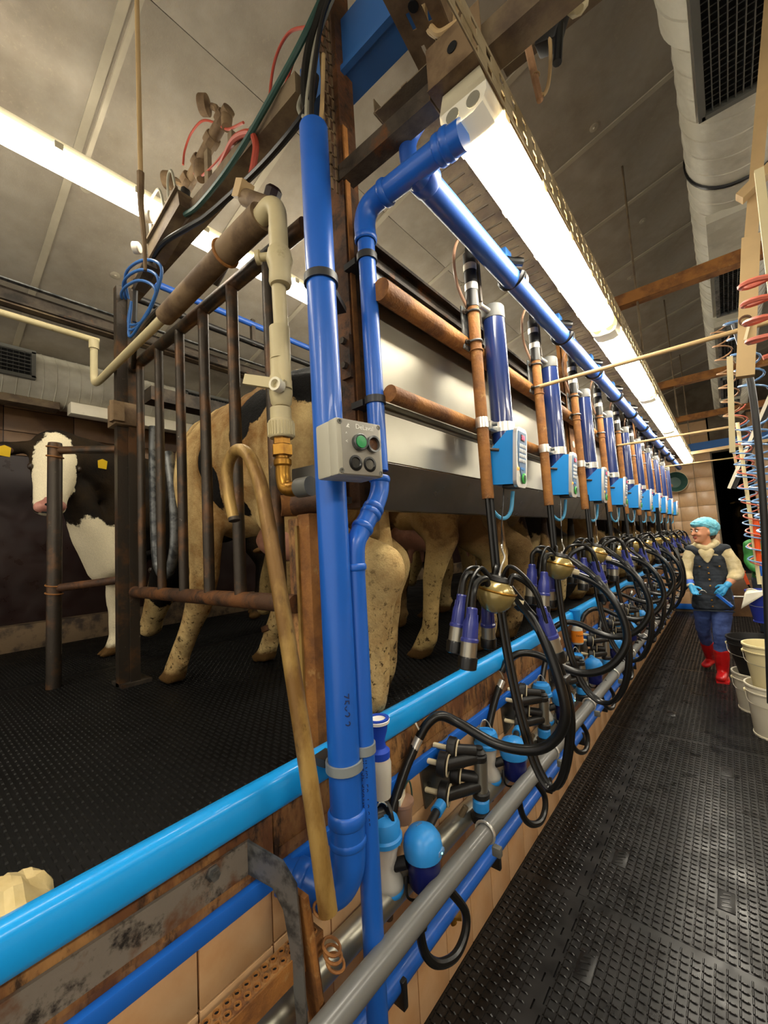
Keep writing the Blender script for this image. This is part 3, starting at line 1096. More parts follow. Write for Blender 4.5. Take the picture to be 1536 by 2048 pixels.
def mk_box():
    x, y, z = -.575, 1.50, 1.895
    t = thing('control_unit', '', 'control unit', (x, y, z - .1))
    R = Matrix.Translation((x, y, z)) @ Matrix.Rotation(math.radians(2), 4, 'Z') @ Matrix.Rotation(math.radians(5), 4, 'Y')

    def put(m, name, mt, par=None):
        m.v = [tuple(R @ Vector(p)) for p in m.v]
        return m.build(name, mt, par or t)

    # blue wedge body (local: +x faces the pit, y across, z up)
    m = M().ext([(0, -.1), (0, .1), (-.03, .1), (-.1, .03), (-.1, -.085), (-.085, -.1)], (0, -.046, 0), (1, 0, 0), (0, 0, 1), (0, .092, 0))
    put(m, 'body', 'box_blue')

    def rr(w_, h, r=.016, n=4):
        P = []
        for cx, cy, a0 in ((w_ - r, h - r, 0), (-w_ + r, h - r, 90), (-w_ + r, -h + r, 180), (w_ - r, -h + r, 270)):
            for i in range(n + 1):
                a = math.radians(a0 + 90 * i / n)
                P.append((cx + r * math.cos(a), cy + r * math.sin(a)))
        return P

    f = put(M().ext(rr(.055, .112, .026), (-.004, 0, 0), (0, 1, 0), (0, 0, 1), (.014, 0, 0)), 'bezel', 'chrome')
    p = put(M().ext([(-.04, .095), (.04, .095), (.044, .06), (.036, -.05), (.012, -.09), (-.012, -.06), (-.034, -.03), (-.046, .05)], (.0104, 0, 0), (0, 1, 0), (0, 0, 1), (.002, 0, 0)), 'face_plate', 'face_blue')
    put(M().box((.0135, .0, .073), (.002, .036, .024), bev=.0008), 'display', 'face_red', p)
    o = text('306', .021, 'digits', 'digit_red', R @ Vector((.0155, 0, .073)), R.to_3x3() @ Vector((0, 1, 0)), R.to_3x3() @ Vector((0, 0, 1)), p)
    for r in range(4):
        for c in range(4):
            put(M().box((.0135, -.0255 + c * .017 - r * .0015, .043 - r * .0185), (.003, .0125, .0135), bev=.0012), 'key', 'key_white', f)
    for c in range(3):
        put(M().lathe((.0125, -.014 + c * .014, -.042), (1, 0, 0), [(.0055, 0), (.0055, .002)], 12), 'small_key', 'cap_blue', f)
    put(M().lathe((.0125, .014, -.077), (1, 0, 0), [(.020, 0), (.020, .003), (.018, .004)], 22), 'start_button', 'face_green', f)
    put(M().ext([(-.007, .012), (.007, .012), (.007, -.001), (0, -.012), (-.007, -.001)], (.0167, .014, -.077), (0, 1, 0), (0, 0, 1), (.0008, 0, 0)), 'button_symbol', 'ink', f)
    put(M().lathe((.0105, -.04, -.045), (1, 0, 0), [(.007, 0), (.005, .004)], 12), 'indicator', 'amber', f)
    put(M().cyl((-.06, -.045, .03), (-.1, -.062, .035), .006, n=8), 'mount_pin', 'old_steel')
    put(M().box((-.03, 0, -.107), (.05, .06, .014), bev=.004), 'cable_gland', 'black_plastic')
    return t


station(0, mk_box, 'blue keypad control unit with red display, %s ' + FROM, 'keypad control units')


def cup(m_t, a, d, L=.178, parent=None, k=1.04):
    """teat cup: blue shell, steel band, black mouthpiece; hose end at a, opening along d"""
    d = Vector(d).normalized()
    sc = lambda P: [(r * k, h * k) for r, h in P]
    c = M().lathe(a, d, sc([(.013, 0), (.0165, .004), (.0165, .03), (.0225, .045), (.0235, .088), (.0265, .092), (.0265, .1)]), 18).build('cup_shell', 'cup_blue', parent)
    p = Vector(a)
    M().lathe(p + d * .1 * k, d, sc([(.0245, 0), (.0245, .042)]), 18).build('steel_band', 'stainless', parent)
    m = M().lathe(p + d * .142 * k, d, sc([(.027, 0), (.0285, .004), (.0275, .034), (.022, .037), (.014, .034), (.012, .01)]), 18)
    m.build('mouthpiece', 'black_rubber', parent)
    u, w_ = frame(d)
    for q_ in (0, 1.6, 3.1, 4.7):
        dr = u * math.cos(q_) + w_ * math.sin(q_)
        M().bar(p + d * .02 * k + dr * .019 * k, p + d * .085 * k + dr * .0235 * k, .004, .004).build('rib', 'cup_blue', c)


def mk_cluster(variant):
    x, y, z = -.62, 1.31, 1.42
    t = thing('milking_cluster', '', 'milking cluster', (x, y, z - .2))
    tip = Vector((.25, .12, 1)).normalized()
    o = Vector((x, y, z))
    c = M().lathe(o - tip * .05, tip, [(.014, -.02), (.034, -.012), (.056, .012), (.066, .045), (.062, .06), (.046, .08), (.032, .087), (.0, .09)], 24).build('claw_bowl', 'claw_gold', t)
    M().lathe(o + tip * .002, tip, [(.0665, 0), (.0685, .004), (.0665, .008)], 24, False).build('bowl_rim', 'brass', c)
    M().lathe(o + tip * .03, tip, [(.033, 0), (.036, .01), (.03, .022), (.012, .026)], 18).build('claw_top', 'black_plastic', t)
    M().cyl(o + tip * .05, o + tip * .064, .006, n=8).build('hook_eye', 'chrome', t)
    if variant == 0:
        cups = [((-.685, 1.195, 1.425), (-.12, -.2, -1)), ((-.635, 1.165, 1.39), (-.08, -.2, -1)), ((-.50, 1.38, 1.365), (.18, .14, -1)), ((-.71, 1.42, 1.38), (-.1, .1, -1))]
    else:
        cups = [((-.72, 1.24, 1.43), (-.08, -.12, -1)), ((-.645, 1.175, 1.40), (-.06, -.15, -1)), ((-.485, 1.39, 1.43), (.14, .1, -1)), ((-.70, 1.40, 1.39), (-.05, .1, -1))]
    for i, (a, d) in enumerate(cups):
        cup(None, a, d, parent=t)
        a = Vector(a)
        d = Vector(d).normalized()
        out = (a - o)
        out.z = 0
        out.normalize()
        m = M().tube([o + out * .042 + Vector((0, 0, .015)), o + out * .06 + Vector((0, 0, .05)), o.lerp(a, .75) + Vector((0, 0, .065)), a - d * .045, a + d * .004], .0105, 10)
        m.build('short_milk_tube', 'black_rubber', t)
        s_ = out.cross(Vector((0, 0, 1))) * .018
        M().tube([o + out * .02 + Vector((0, 0, .045)), o + out * .05 + Vector((0, 0, .085)) + s_, o.lerp(a, .75) + Vector((0, 0, .075)) + s_, a + s_ * 1.1 - d * .02, a + s_ * 1.05 + d * .05], .0062, 8).build('short_pulse_tube', 'black_rubber', t)
    sp = o + Vector((.045, .04, -.03))
    M().cyl(o + Vector((.02, .02, -.02)), sp + Vector((.02, .015, -.012)), .014, n=12).build('outlet', 'bone', t)
    if variant == 0:
        P = [(-.575, 1.37, 1.375), (-.53, 1.38, 1.33), (-.49, 1.37, 1.25), (-.455, 1.36, 1.14), (-.445, 1.36, 1.04), (-.48, 1.36, .96), (-.55, 1.35, .91), (-.67, 1.33, .905), (-.79, 1.30, .955), (-.845, 1.26, .985), (-.875, 1.22, .965), (-.893, 1.19, .925)]
    else:
        P = [(-.575, 1.37, 1.375), (-.47, 1.37, 1.32), (-.40, 1.36, 1.22), (-.38, 1.36, 1.10), (-.42, 1.35, 1.01), (-.49, 1.34, .95), (-.58, 1.33, .93), (-.67, 1.32, .955), (-.75, 1.3, .995), (-.82, 1.26, 1.005), (-.87, 1.22, .975), (-.893, 1.19, .925)]
    m = M().tube(P, .0165, 12, 5)
    m.build('long_milk_hose', 'black_rubber', t)
    M().lathe(P[0], Vector(P[1]) - Vector(P[0]), [(.0185, 0), (.0185, .02)], 14).build('hose_end', 'black_plastic', t)
    return t


def mk_pulse(variant, t):
    if variant == 0:
        P = [(-.675, 1.43, 1.78), (-.662, 1.42, 1.38), (-.64, 1.42, 1.13), (-.61, 1.42, .95), (-.575, 1.42, .82), (-.53, 1.42, .765), (-.48, 1.41, .84), (-.445, 1.40, 1.0), (-.455, 1.39, 1.14), (-.49, 1.38, 1.25), (-.535, 1.37, 1.34), (-.59, 1.33, 1.44)]
    else:
        P = [(-.675, 1.43, 1.78), (-.668, 1.42, 1.3), (-.65, 1.42, 1.05), (-.605, 1.42, .87), (-.54, 1.42, .79), (-.47, 1.41, .80), (-.41, 1.40, .9), (-.382, 1.39, 1.07), (-.41, 1.38, 1.23), (-.48, 1.37, 1.35), (-.54, 1.36, 1.41), (-.59, 1.33, 1.46)]
    for s_ in (-.0085, .0085):
        m = M().tube([(a + s_ * .5, b + s_, c) for a, b, c in P], .0095, 8, 5)
        m.build('pulse_tube', 'black_rubber', t)
    i = 7
    c = M().box(Vector(P[i + 1]) + Vector((-.004, 0, 0)), (.05, .05, .022), bev=.004)
    c.build('hose_clip', 'black_plastic', t)
    M().lathe(Vector(P[9]), Vector(P[8]) - Vector(P[9]), [(.018, -.012), (.018, .012)], 12).build('splitter', 'black_plastic', t)


cl0 = mk_cluster(0)
mk_pulse(0, cl0)
cl0['label'] = 'milking cluster with a golden claw hanging lowest, nearest the blue downpipe'
cl0['group'] = 'hanging milking clusters'
cl1 = mk_cluster(1)
mk_pulse(1, cl1)
cl1.location.y += S
cl1.location.z += .04
cl1['label'] = 'milking cluster with a golden claw on a hook, second ' + FROM
cl1['group'] = 'hanging milking clusters'
for k in range(2, NST):
    c = dup(cl1, (0, S * (k - 1), .0 if k % 2 else .02), 'milking cluster with a golden claw on a hook, %s %s' % (ORD[k], FROM))
    c.rotation_euler = (0, 0, random.uniform(-.12, .12))
    if k == 6:
        c.rotation_euler = (0, 0, -.55)
        c.scale = (.85, 1, 1)


# -------- milk equipment under the kerb
def mk_nozzle():
    t = thing('hose_holder', '', 'hose', (-.92, 1.18, .9))
    M().cyl((-.893, 1.19, .925), (-.90, 1.165, .895), .016, n=12).build('ferrule', 'chrome', t)
    m = M().tube([(-.90, 1.17, .90), (-.905, 1.12, .85), (-.905, 1.05, .77), (-.895, 1.0, .70)], .0165, 12)
    m.build('down_hose', 'black_rubber', t)
    m = M().tube([(-.925, 1.185, 1.0), (-.9, 1.19, .965), (-.89, 1.195, .94), (-.893, 1.205, .93)], .0035, 6)
    m.build('wire_hanger', 'wire', t)
    return t


station(0, mk_nozzle, 'black rubber hose on a wire hanger under the kerb, %s ' + FROM, 'hoses below the kerb')


def mk_jar():
    x, y = -.885, .975
    t = thing('milk_filter_jar', '', 'jar', (x, y, .53))
    c = M().lathe((x, y, .712), (0, 0, 1), [(.048, 0), (.054, .004), (.054, .016), (.049, .022), (.049, .046), (.043, .062), (.024, .07), (0, .072)], 26).build('cap', 'cap_blue', t)
    M().bar((x - .03, y - .012, .779), (x + .028, y + .012, .779), .012, .016).build('cap_ridge', 'cap_blue', c)
    M().tube([(x - .05, y, .72), (x - .02, y - .02, .79), (x + .0, y - .01, .825), (x + .015, y + .01, .80), (x + .05, y + .01, .71)], .0025, 6).build('wire_bail', 'wire', t)
    M().lathe((x, y, .555), (0, 0, 1), [(.03, 0), (.05, .03), (.05, .045), (.036, .075), (.034, .1), (.036, .125), (.046, .158)], 24).build('glass', 'clear', t)
    M().lathe((x, y, .57), (0, 0, 1), [(.02, 0), (.04, .02), (.04, .03), (.028, .058), (.026, .085), (.03, .11), (.036, .14), (0, .14)], 18).build('milk_froth', 'milk_white', t)
    M().lathe((x, y, .57), (0, 0, 1), [(.048, .0), (.052, .006), (.052, .014), (.048, .02)], 24, False).build('bottom_ring', 'cap_blue', t)
    M().lathe((x, y, .53), (0, 0, 1), [(.018, 0), (.03, .01), (.049, .04)], 24).build('base_cone', 'cap_blue', t)
    M().lathe((x, y, .49), (0, 0, 1), [(.012, 0), (.016, .045)], 12).build('outlet', 'dusty_steel', t)
    return t


station(0, mk_jar, 'clear milk jar with light blue cap under the kerb, %s ' + FROM, 'capped milk jars')


def mk_pulsator():
    x, y = -.80, 1.05
    t = thing('pulsator', '', 'pulsator', (x, y, .585))
    c = M().lathe((x, y, .66), (0, 0, 1), [(.05, 0), (.057, .005), (.060, .028), (.056, .052), (.042, .072), (.02, .083), (0, .085)], 26).build('dome', 'cap_blue', t)
    M().box((x + .056, y + .012, .685), (.012, .034, .016), bev=.005).build('window', 'face_blue', c)
    M().ell((x + .062, y + .01, .685), (.003, .003, .003), 8, 6).build('led', 'led', c)
    M().bar((x - .012, y - .01, .7445), (x - .006, y + .01, .7455), .003).build('dome_mark', 'face_blue', c)
    M().lathe((x, y, .585), (0, 0, 1), [(.042, -.008), (.048, .004), (.051, .078)], 26).build('lower_cup', 'deep_navy', t)
    M().cyl((x - .03, y - .045, .655), (x - .075, y - .075, .64), .018, n=14).build('stub', 'black_plastic', t)
    M().cyl((x - .02, y + .04, .69), (x - .05, y + .16, .69), .014, n=12).build('link_tube', 'black_plastic', t)
    M().lathe((x - .048, y + .15, .69), (-.2, 1, 0), [(.02, 0), (.02, .045), (.016, .05)], 16).build('blue_connector', 'cap_blue', t)
    M().tube([(x - .03, y - .05, .62), (x - .02, y - .06, .57), (x + .0, y - .02, .55), (x + .01, y + .02, .56)], .004, 6).build('lead', 'black_rubber', t)
    return t


station(0, mk_pulsator, 'round light blue pulsator with navy lower cup, %s ' + FROM, 'round pulsators')


def mk_manifold():
    x, y = -.86, 1.36
    t = thing('valve_manifold', '', 'valve', (x, y, .58))
    for (dy, dz) in ((-.07, .10), (0.0, .125), (-.075, 0.0), (0.015, .03)):
        k = M().lathe((x - .03, y + dy, .70 + dz), (1, .35, -.12), [(.034, 0), (.042, .004), (.042, .030), (.037, .034), (.024, .038)], 20)
        kb = k.build('knob', 'black_plastic', t)
        M().lathe((x - .028 + .036, y + dy + .013, .70 + dz - .005), (1, .35, -.12), [(.037, -.004), (.037, 0), (.033, .001)], 20, False).build('washer', 'bone', kb)
        M().cyl((x, y + dy, .70 + dz), (x + .055, y + .055, .70 + dz - .012), .021, n=12).build('branch', 'black_plastic', t)
    for (dy, dz) in ((-.07, .10), (0.0, .125), (-.075, 0.0)):
        M().cyl((x - .075, y + dy - .03, .712 + dz), (x - .03, y + dy - .005, .702 + dz), .0095, n=10).build('spigot', 'bone', t)
    M().lathe((x + .06, y + .07, .66), (.05, .02, 1), [(.025, 0), (.025, .115)], 18).build('steel_cylinder', 'stainless', t)
    for z in (.642, .775):
        m = M().lathe((x + .058, y + .07, z), (.05, .02, 1), [(.028, 0), (.032, .004), (.032, .02), (.028, .025)], 18)
        cc = m.build('collar', 'black_plastic', t)
    M().lathe((x + .062, y + .07, .80), (.05, .02, 1), [(.024, 0), (.026, .006), (.016, .016), (.016, .024), (.01, .026)], 12).build('top_knob', 'black_plastic', t)
    M().lathe((x + .055, y + .068, .598), (.05, .02, 1), [(.028, 0), (.031, .004), (.031, .036), (.026, .042)], 14).build('blue_nut', 'cap_blue', t)
    M().lathe((x + .053, y + .068, .56), (0, 0, 1), [(.034, 0), (.036, .03), (.022, .04)], 16).build('base_union', 'black_plastic', t)
    M().box((x - .072, y - .02, .74), (.01, .2, .17), rx=.12, bev=.004).build('wall_plate', 'stainless_dark', t)
    M().cyl((x + .02, y + .02, .62), (x - .045, y - .01, .5), .011, n=10).build('drain_tube', 'dusty_steel', t)
    return t


station(0, mk_manifold, 'black knobbed valve manifold with steel cylinder, %s ' + FROM, 'black valve manifolds', n=9)


def mk_uloop():
    t = thing('drain_loop', '', 'hose', (-.74, 1.02, .44))
    P = [(-.742, .935, .575), (-.735, .945, .50), (-.722, .985, .45), (-.708, 1.05, .43), (-.705, 1.105, .452), (-.71, 1.12, .50), (-.73, 1.085, .565), (-.742, 1.07, .59)]
    M().tube(P, .0125, 10).build('hose', 'black_rubber', t)
    M().lathe((-.74, .945, .56), (0, 0, 1), [(.015, 0), (.015, .03)], 12).build('hose_end', 'black_plastic', t)
    return t


station(0, mk_uloop, 'short black hose looping below the grey pipe, %s ' + FROM, 'short drain hoses')


def grz(y):
    return .615 - .014 * y


def run_pipe(name, x, z, r, y0, y1, m, label, slope=-.014):
    return M().cyl((x, y0, z + slope * y0), (x, y1, z + slope * y1), r, n=22).build(name, m, label=label, cat='pipe')


t = thing('grey_pipe', 'smooth dark grey plastic pipe running along the pit wall in front of the jars', 'pipe', (-.74, .2, .5))
M().cyl((-.74, .1, .612), (-.74, 9.4, .47), .030, n=24).build('pipe', 'grey_pipe', t)
for k in range(9):
    y = 1.33 + k * S * 1.0
    m = M().ring((-.74, y, grz(y)), (0, 1, -.014), .034, .005, 20, 8)
    c = m.build('clamp', 'chrome', t)
    M().box((-.70, y, grz(y) - .045), (.03, .022, .03), bev=.003).build('clamp_ear', 'light_grey', c)
run_pipe('milk_pipe', -.872, .577, .036, -.2, 9.4, 'stainless', 'shiny stainless milk pipe close to the tiles behind the jars')
run_pipe('lower_blue_pipe', -.85, .375, .028, .55, 9.4, 'pvc_blue', 'blue plastic pipe low on the tiles under the grey pipe')
for k in range(12):
    y = .95 + k * .62
    m = M().box((-.86, y, .355 - .014 * y), (.09, .02, .075), bev=.003)
    t = m.build('pipe_bracket', 'black_plastic', label='small black bracket holding the low blue pipe to the tiles, %s along it' % (ORD + ['twelfth'])[k], cat='bracket', group='low pipe brackets')
t = thing('tap', 'small brass tap under the low blue pipe near the first short hose', 'tap', (-.85, 1.25, .31))
M().cyl((-.86, 1.24, .37), (-.84, 1.25, .31), .012, n=10).build('body', 'brass', t)
M().box((-.83, 1.26, .345), (.03, .06, .008), rz=.5).build('lever', 'brass', t)
M().cyl((-.835, 1.3, .34), (-.82, 1.31, .28), .008, n=10).build('spout', 'beam_blue', t)

# ================================================================== blue pipes at the near end
def collar(m, c, d, r, h=.03, lip=.006):
    """push-fit socket ring"""
    c, d = Vector(c), Vector(d).normalized()
    m.lathe(c - d * h / 2, d, [(r, 0), (r + lip * .6, .002), (r + lip, .006), (r + lip, h - .006), (r + lip * .6, h - .002), (r, h)], 28, False)
    return m


t = thing('blue_downpipe', 'thick blue plastic downpipe standing in front of the kerb', 'pipe', (-.80, .745, .73))
M().cyl((-.80, .745, .87), (-.80, .745, 2.80), .0405, n=32).build('pipe', 'pvc_blue', t)
m = M().tube([(-.80, .745, .93), (-.80, .744, .86), (-.803, .738, .81), (-.818, .722, .775), (-.845, .70, .765), (-.89, .675, .775), (-.94, .65, .79)], .0445, 24, 6)
m.build('elbow', 'pvc_blue', t)
m = M()
collar(m, (-.80, .745, .93), (0, 0, 1), .0415, .035)
m.build('socket_ring', 'pvc_blue', t)
m = M()
collar(m, (-.80, .745, .875), (0, 0, 1), .044, .02, .003)
m.build('socket_ring', 'pvc_blue', t)
m = M()
collar(m, (-.90, .67, .777), (-.9, -.45, .25), .0445, .035)
m.build('socket_ring', 'pvc_blue', t)
M().lathe((-.80, .745, 2.80), (0, 0, -1), [(.034, .0), (.034, .004)], 24).build('open_top', 'dark', t)
text('75x2,2', .03, 'printing', 'ink_navy', (-.765, .7245, 1.2), (0, 0, -1), (.8, .6, 0), t)

t = thing('slim_blue_pipe', 'slimmer blue plastic pipe with kinked elbows beside the thick downpipe', 'pipe', (-.78, .87, .2))
r = .027
segs = [((-.78, .925, 1.82), (-.78, .925, 2.60)), ((-.78, .795, .2), (-.78, .80, 1.55))]
for a, b in segs:
    M().cyl(a, b, r, n=24).build('pipe', 'pvc_blue', t)
M().tube([(-.78, .925, 1.80), (-.78, .92, 1.76), (-.78, .895, 1.715), (-.78, .83, 1.64), (-.78, .805, 1.60), (-.78, .80, 1.53)], .0275, 22, 5).build('offset_elbow', 'pvc_blue', t)
for c, d in (((-.78, .924, 1.795), (0, .1, 1)), ((-.78, .888, 1.706), (0, .65, .75)), ((-.78, .875, 1.69), (0, .65, .75)), ((-.78, .838, 1.65), (0, .65, .75)), ((-.78, .80, 1.545), (0, 0, 1))):
    m = M()
    collar(m, c, d, .0275, .02, .004)
    m.build('socket_ring', 'pvc_blue', t)
M().tube([(-.78, .925, 2.56), (-.78, .925, 2.61), (-.765, .927, 2.645), (-.735, .93, 2.66), (-.69, .93, 2.66)], .0335, 22, 6).build('top_elbow', 'pvc_blue', t)
M().cyl((-.70, .93, 2.66), (-.50, .93, 2.66), .0335, n=24).build('branch_pipe', 'pvc_blue', t)
for c, d, R_ in (((-.78, .925, 2.555), (0, 0, 1), .0305), ((-.695, .93, 2.66), (1, 0, 0), .034), ((-.50, .93, 2.66), (1, 0, 0), .035), ((-.475, .93, 2.66), (1, 0, 0), .037)):
    m = M()
    collar(m, c, d, R_, .024, .005)
    m.build('socket_ring', 'pvc_blue', t)
M().cyl((-.50, .93, 2.66), (-.43, .93, 2.655), .0375, n=24).build('end_socket', 'pvc_blue', t)
text('II VSL 50x1,8 S\u00b705', .022, 'printing', 'ink_navy', (-.7635, .7775, .98), (0, 0, -1), (.75, .66, 0), t)

t = thing('milk_line', 'overhead blue pipe running the length of the pit beside the strip lights', 'pipe', (-.59, .98, 2.66))
M().cyl((-.59, .935, 2.665), (-.59, 9.3, 2.70), .040, n=24).build('pipe', 'milk_blue', t)
for y in (.985, 3.0, 3.06, 5.2, 7.3):
    m = M()
    collar(m, (-.59, y, 2.667 + .004 * y), (0, 1, 0), .0405, .05, .006)
    m.build('socket_ring', 'milk_blue', t)
M().tube([(-.635, .99, 2.70), (-.64, .985, 2.76), (-.635, .98, 2.82), (-.60, .98, 2.855), (-.56, .98, 2.87), (-.535, .98, 2.875)], .027, 18, 6).build('riser_bend', 'milk_blue', t)


def pipe_clip(c, to, r, label, m='clamp_grey'):
    """half-ring pipe clip with a foot reaching to its support"""
    c, to = Vector(c), Vector(to)
    t = thing('pipe_clip', label, 'clip', c, 'pipe clips')
    M().lathe(c - Vector((0, 0, .011)), (0, 0, 1), [(r + .001, 0), (r + .007, 0), (r + .007, .022), (r + .001, .022)], 26, False).build('band', m, t)
    d = (to - c).normalized()
    M().bar(c + d * (r + .004), to, .05, .02).build('foot', 'clamp_black', t)
    return t


pipe_clip((-.80, .745, 2.34), (-.86, .87, 2.33), .0405, 'dark clip round the thick downpipe above the grey control box', 'clamp_black')
pipe_clip((-.80, .745, 1.055), (-.885, .735, 1.055), .0405, 'grey clip holding the thick downpipe to the kerb')
pipe_clip((-.78, .925, 2.49), (-.86, .93, 2.49), .025, 'dark clip round the slim blue pipe below its top elbow', 'clamp_black')
pipe_clip((-.78, .925, 2.035), (-.86, .93, 2.035), .025, 'dark clip round the slim blue pipe just above the control box', 'clamp_black')
pipe_clip((-.78, .797, 1.08), (-.885, .80, 1.08), .025, 'small grey clip holding the slim blue pipe near the kerb')

# grey push-button box
bx, by, bz = -.685, .72, 1.80
t = thing('control_box', 'light grey push-button box with green button and dark openings on the blue pipes', 'control box', (bx, by, bz - .07))
R = Matrix.Translation((bx, by, bz + .035)) @ Matrix.Rotation(math.radians(80), 4, 'Z')


def lp(m, name, mt, par):
    m.v = [tuple(R @ Vector(p)) for p in m.v]
    return m.build(name, mt, par)


# local: -y faces the viewer, x across, z up
lp(M().box((0, .035, 0), (.135, .06, .135), bev=.006), 'back_shell', 'grey_plastic', t)
lid = lp(M().box((0, -.01, 0), (.135, .036, .135), bev=.005), 'lid', 'grey_plastic', t)
lp(M().box((.002, -.0285, 0), (.112, .002, .13), bev=.0008), 'label_plate', 'grey_face', lid)
for sx in (-1, 1):
    for sz in (-1, 1):
        lp(M().lathe((sx * .058, -.0275, sz * .058), (0, -1, 0), [(.006, 0), (.006, .0025), (.003, .0025), (.003, .0005)], 12), 'lid_screw', 'light_grey', lid)
b1 = lp(M().lathe((-.006, -.028, .012), (0, -1, 0), [(.0205, 0), (.0205, .012), (.018, .014), (.016, .012)], 24), 'button_ring', 'galv', t)
lp(M().lathe((-.006, -.038, .012), (0, -1, 0), [(.0155, 0), (.0145, .004), (0, .0045)], 24), 'green_button', 'green_button', t)
b2 = lp(M().lathe((.035, -.028, .012), (0, -1, 0), [(.0205, 0), (.0205, .012), (.016, .012), (.016, .002)], 24), 'button_ring', 'galv', t)
lp(M().lathe((.035, -.029, .012), (0, -1, 0), [(.0155, 0), (.0155, .002)], 24), 'empty_socket', 'rust_dark', t)
for sx in (-.018, .024):
    lp(M().lathe((sx, -.028, -.038), (0, -1, 0), [(.019, 0), (.019, .003), (.014, .004), (.012, .0015)], 24), 'blanking_plug', 'black_rubber', t)
nv = R.to_3x3()
text('DeLaval', .017, 'lettering', 'white_ink', R @ Vector((.014, -.0297, .051)), nv @ Vector((1, 0, 0)), nv @ Vector((0, 0, 1)), t)
lg = M().ext([(-.041, .046), (-.034, .056), (-.031, .052), (-.035, .05), (-.030, .046)], (0, -.0297, 0), (1, 0, 0), (0, 0, 1), (0, -.0004, 0))
lp(lg, 'drop_emblem', 'white_ink', t)
for (x, z, ch) in ((-.043, .03, '\u2191'), (-.043, .012, '<'), (.062, .022, 'II'), (.06, .005, '0')):
    try:
        text(ch if ch != '\u2191' else '^', .012, 'symbol', 'white_ink', R @ Vector((x * .95, -.0297, z)), nv @ Vector((1, 0, 0)), nv @ Vector((0, 0, 1)), t)
    except Exception:
        pass

# ================================================================== steel column, beams and cables above
t = thing('steel_column', 'tall rusty square steel column standing behind the blue pipes', 'column', (-.9, .95, PZ))
M().bar((-.895, .955, 1.72), (-.895, .955, 3.55), .075).build('post', 'rust_dark', t)
M().box((-.853, .935, 2.4), (.006, .02, 1.2)).build('edge_strip', 'rust', t)
M().box((-.875, .91, 2.2), (.04, .012, .14)).build('lug', 'rust_dark', t)
for z in (2.17, 2.25):
    M().cyl((-.875, .908, z), (-.875, .89, z), .011, n=6).build('bolt', 'old_steel', t)
M().bar((-.88, .94, 2.83), (.35, .94, 2.83), .055).build('cross_beam', 'old_steel', t)
M().bar((-.45, .94, 2.835), (.5, .94, 2.835), .07).build('beam_sleeve', 'dusty_steel', t)

M().bar((-1.08, 1.0, 3.32), (.3, 1.0, 3.32), .10, .20).build('blue_beam', 'beam_blue', label='deep blue painted steel beam crossing high at the top of the column', cat='beam')
M().bar((-1.04, .945, 3.22), (.3, .945, 3.22), .02, .02).build('beam_flange', 'beam_blue', label='narrow blue ledge along the foot of the deep blue beam', cat='beam')
M().bar((-2.58, .85, 3.14), (-.95, .85, 3.14), .075).build('cow_side_beam', 'dusty_steel', label='dusty square steel beam running from the gate post to the column', cat='beam')
m = M()
z = 2.78
while z < 3.5:
    m.box((-.875, .885, z + .02), (.004, .052, .006))
    for yy in (.862, .885, .908):
        m.box((-.875, yy, z), (.004, .008, .045))
    z += .042
m.build('slotted_angle', 'perf_steel', label='upright slotted angle bar fixed to the column above the thick downpipe', cat='bracket')


def cable(name, pts, r, m, label, res=6, cat='cable', n=8, group=None):
    return M().tube(pts, r, n, res).build(name, m, label=label, cat=cat, group=group)


BG = 'cables bundled at the column'
cable('cable', [(-.90, .80, 2.82), (-.91, .82, 2.95), (-.92, .83, 3.15), (-.88, .85, 3.32), (-.78, .88, 3.45), (-.6, .9, 3.55)], .014, 'black_rubber', 'thickest black cable rising out of the thick downpipe', group=BG)
cable('cable', [(-.88, .79, 2.8), (-.885, .80, 2.95), (-.90, .83, 3.1), (-.87, .86, 3.3), (-.74, .89, 3.46), (-.5, .92, 3.56)], .009, 'cable_grey', 'grey cable rising beside the thickest black cable', group=BG)
cable('cable', [(-.865, .78, 2.8), (-.88, .79, 2.92), (-.94, .82, 3.02), (-.955, .83, 3.08), (-.91, .84, 3.14), (-.9, .86, 3.3), (-.86, .88, 3.45)], .007, 'cable_grey', 'pale cable bent in a loop to the left of the column', group=BG)
cable('cable', [(-.85, .79, 2.8), (-.865, .80, 2.95), (-.87, .83, 3.15), (-.83, .86, 3.36), (-.7, .9, 3.48)], .008, 'black_plastic', 'thin black cable hugging the slotted angle', group=BG)
cable('cable', [(-.845, .80, 2.79), (-.85, .82, 2.9), (-.855, .84, 3.02), (-.86, .86, 3.2)], .007, 'cable_tan', 'tan cable beside the slotted angle', group=BG)
cable('cable', [(-2.17, .78, 3.05), (-2.02, .78, 3.07), (-1.88, .78, 3.07), (-1.62, .78, 3.0), (-1.46, .78, 2.96), (-1.15, .79, 2.94), (-.95, .80, 2.96), (-.89, .82, 3.02), (-.88, .84, 3.12)], .012, 'black_rubber', 'long sagging black cable slung along the dusty beam')
cable('hose', [(-1.72, .80, 3.12), (-1.6, .80, 3.09), (-1.38, .79, 3.07), (-1.2, .79, 3.1), (-1.01, .80, 3.18), (-.92, .82, 3.26), (-.85, .86, 3.4)], .011, 'green_hose', 'dark green hose curving up past the dusty beam', cat='hose')
cable('hose', [(-1.50, .84, 3.2), (-1.40, .82, 3.2), (-1.30, .80, 3.18), (-1.2, .80, 3.13), (-1.165, .80, 3.06), (-1.18, .80, 3.0), (-1.20, .80, 2.96)], .012, 'red_hose', 'faded red hose arching down onto the air fitting', cat='hose')
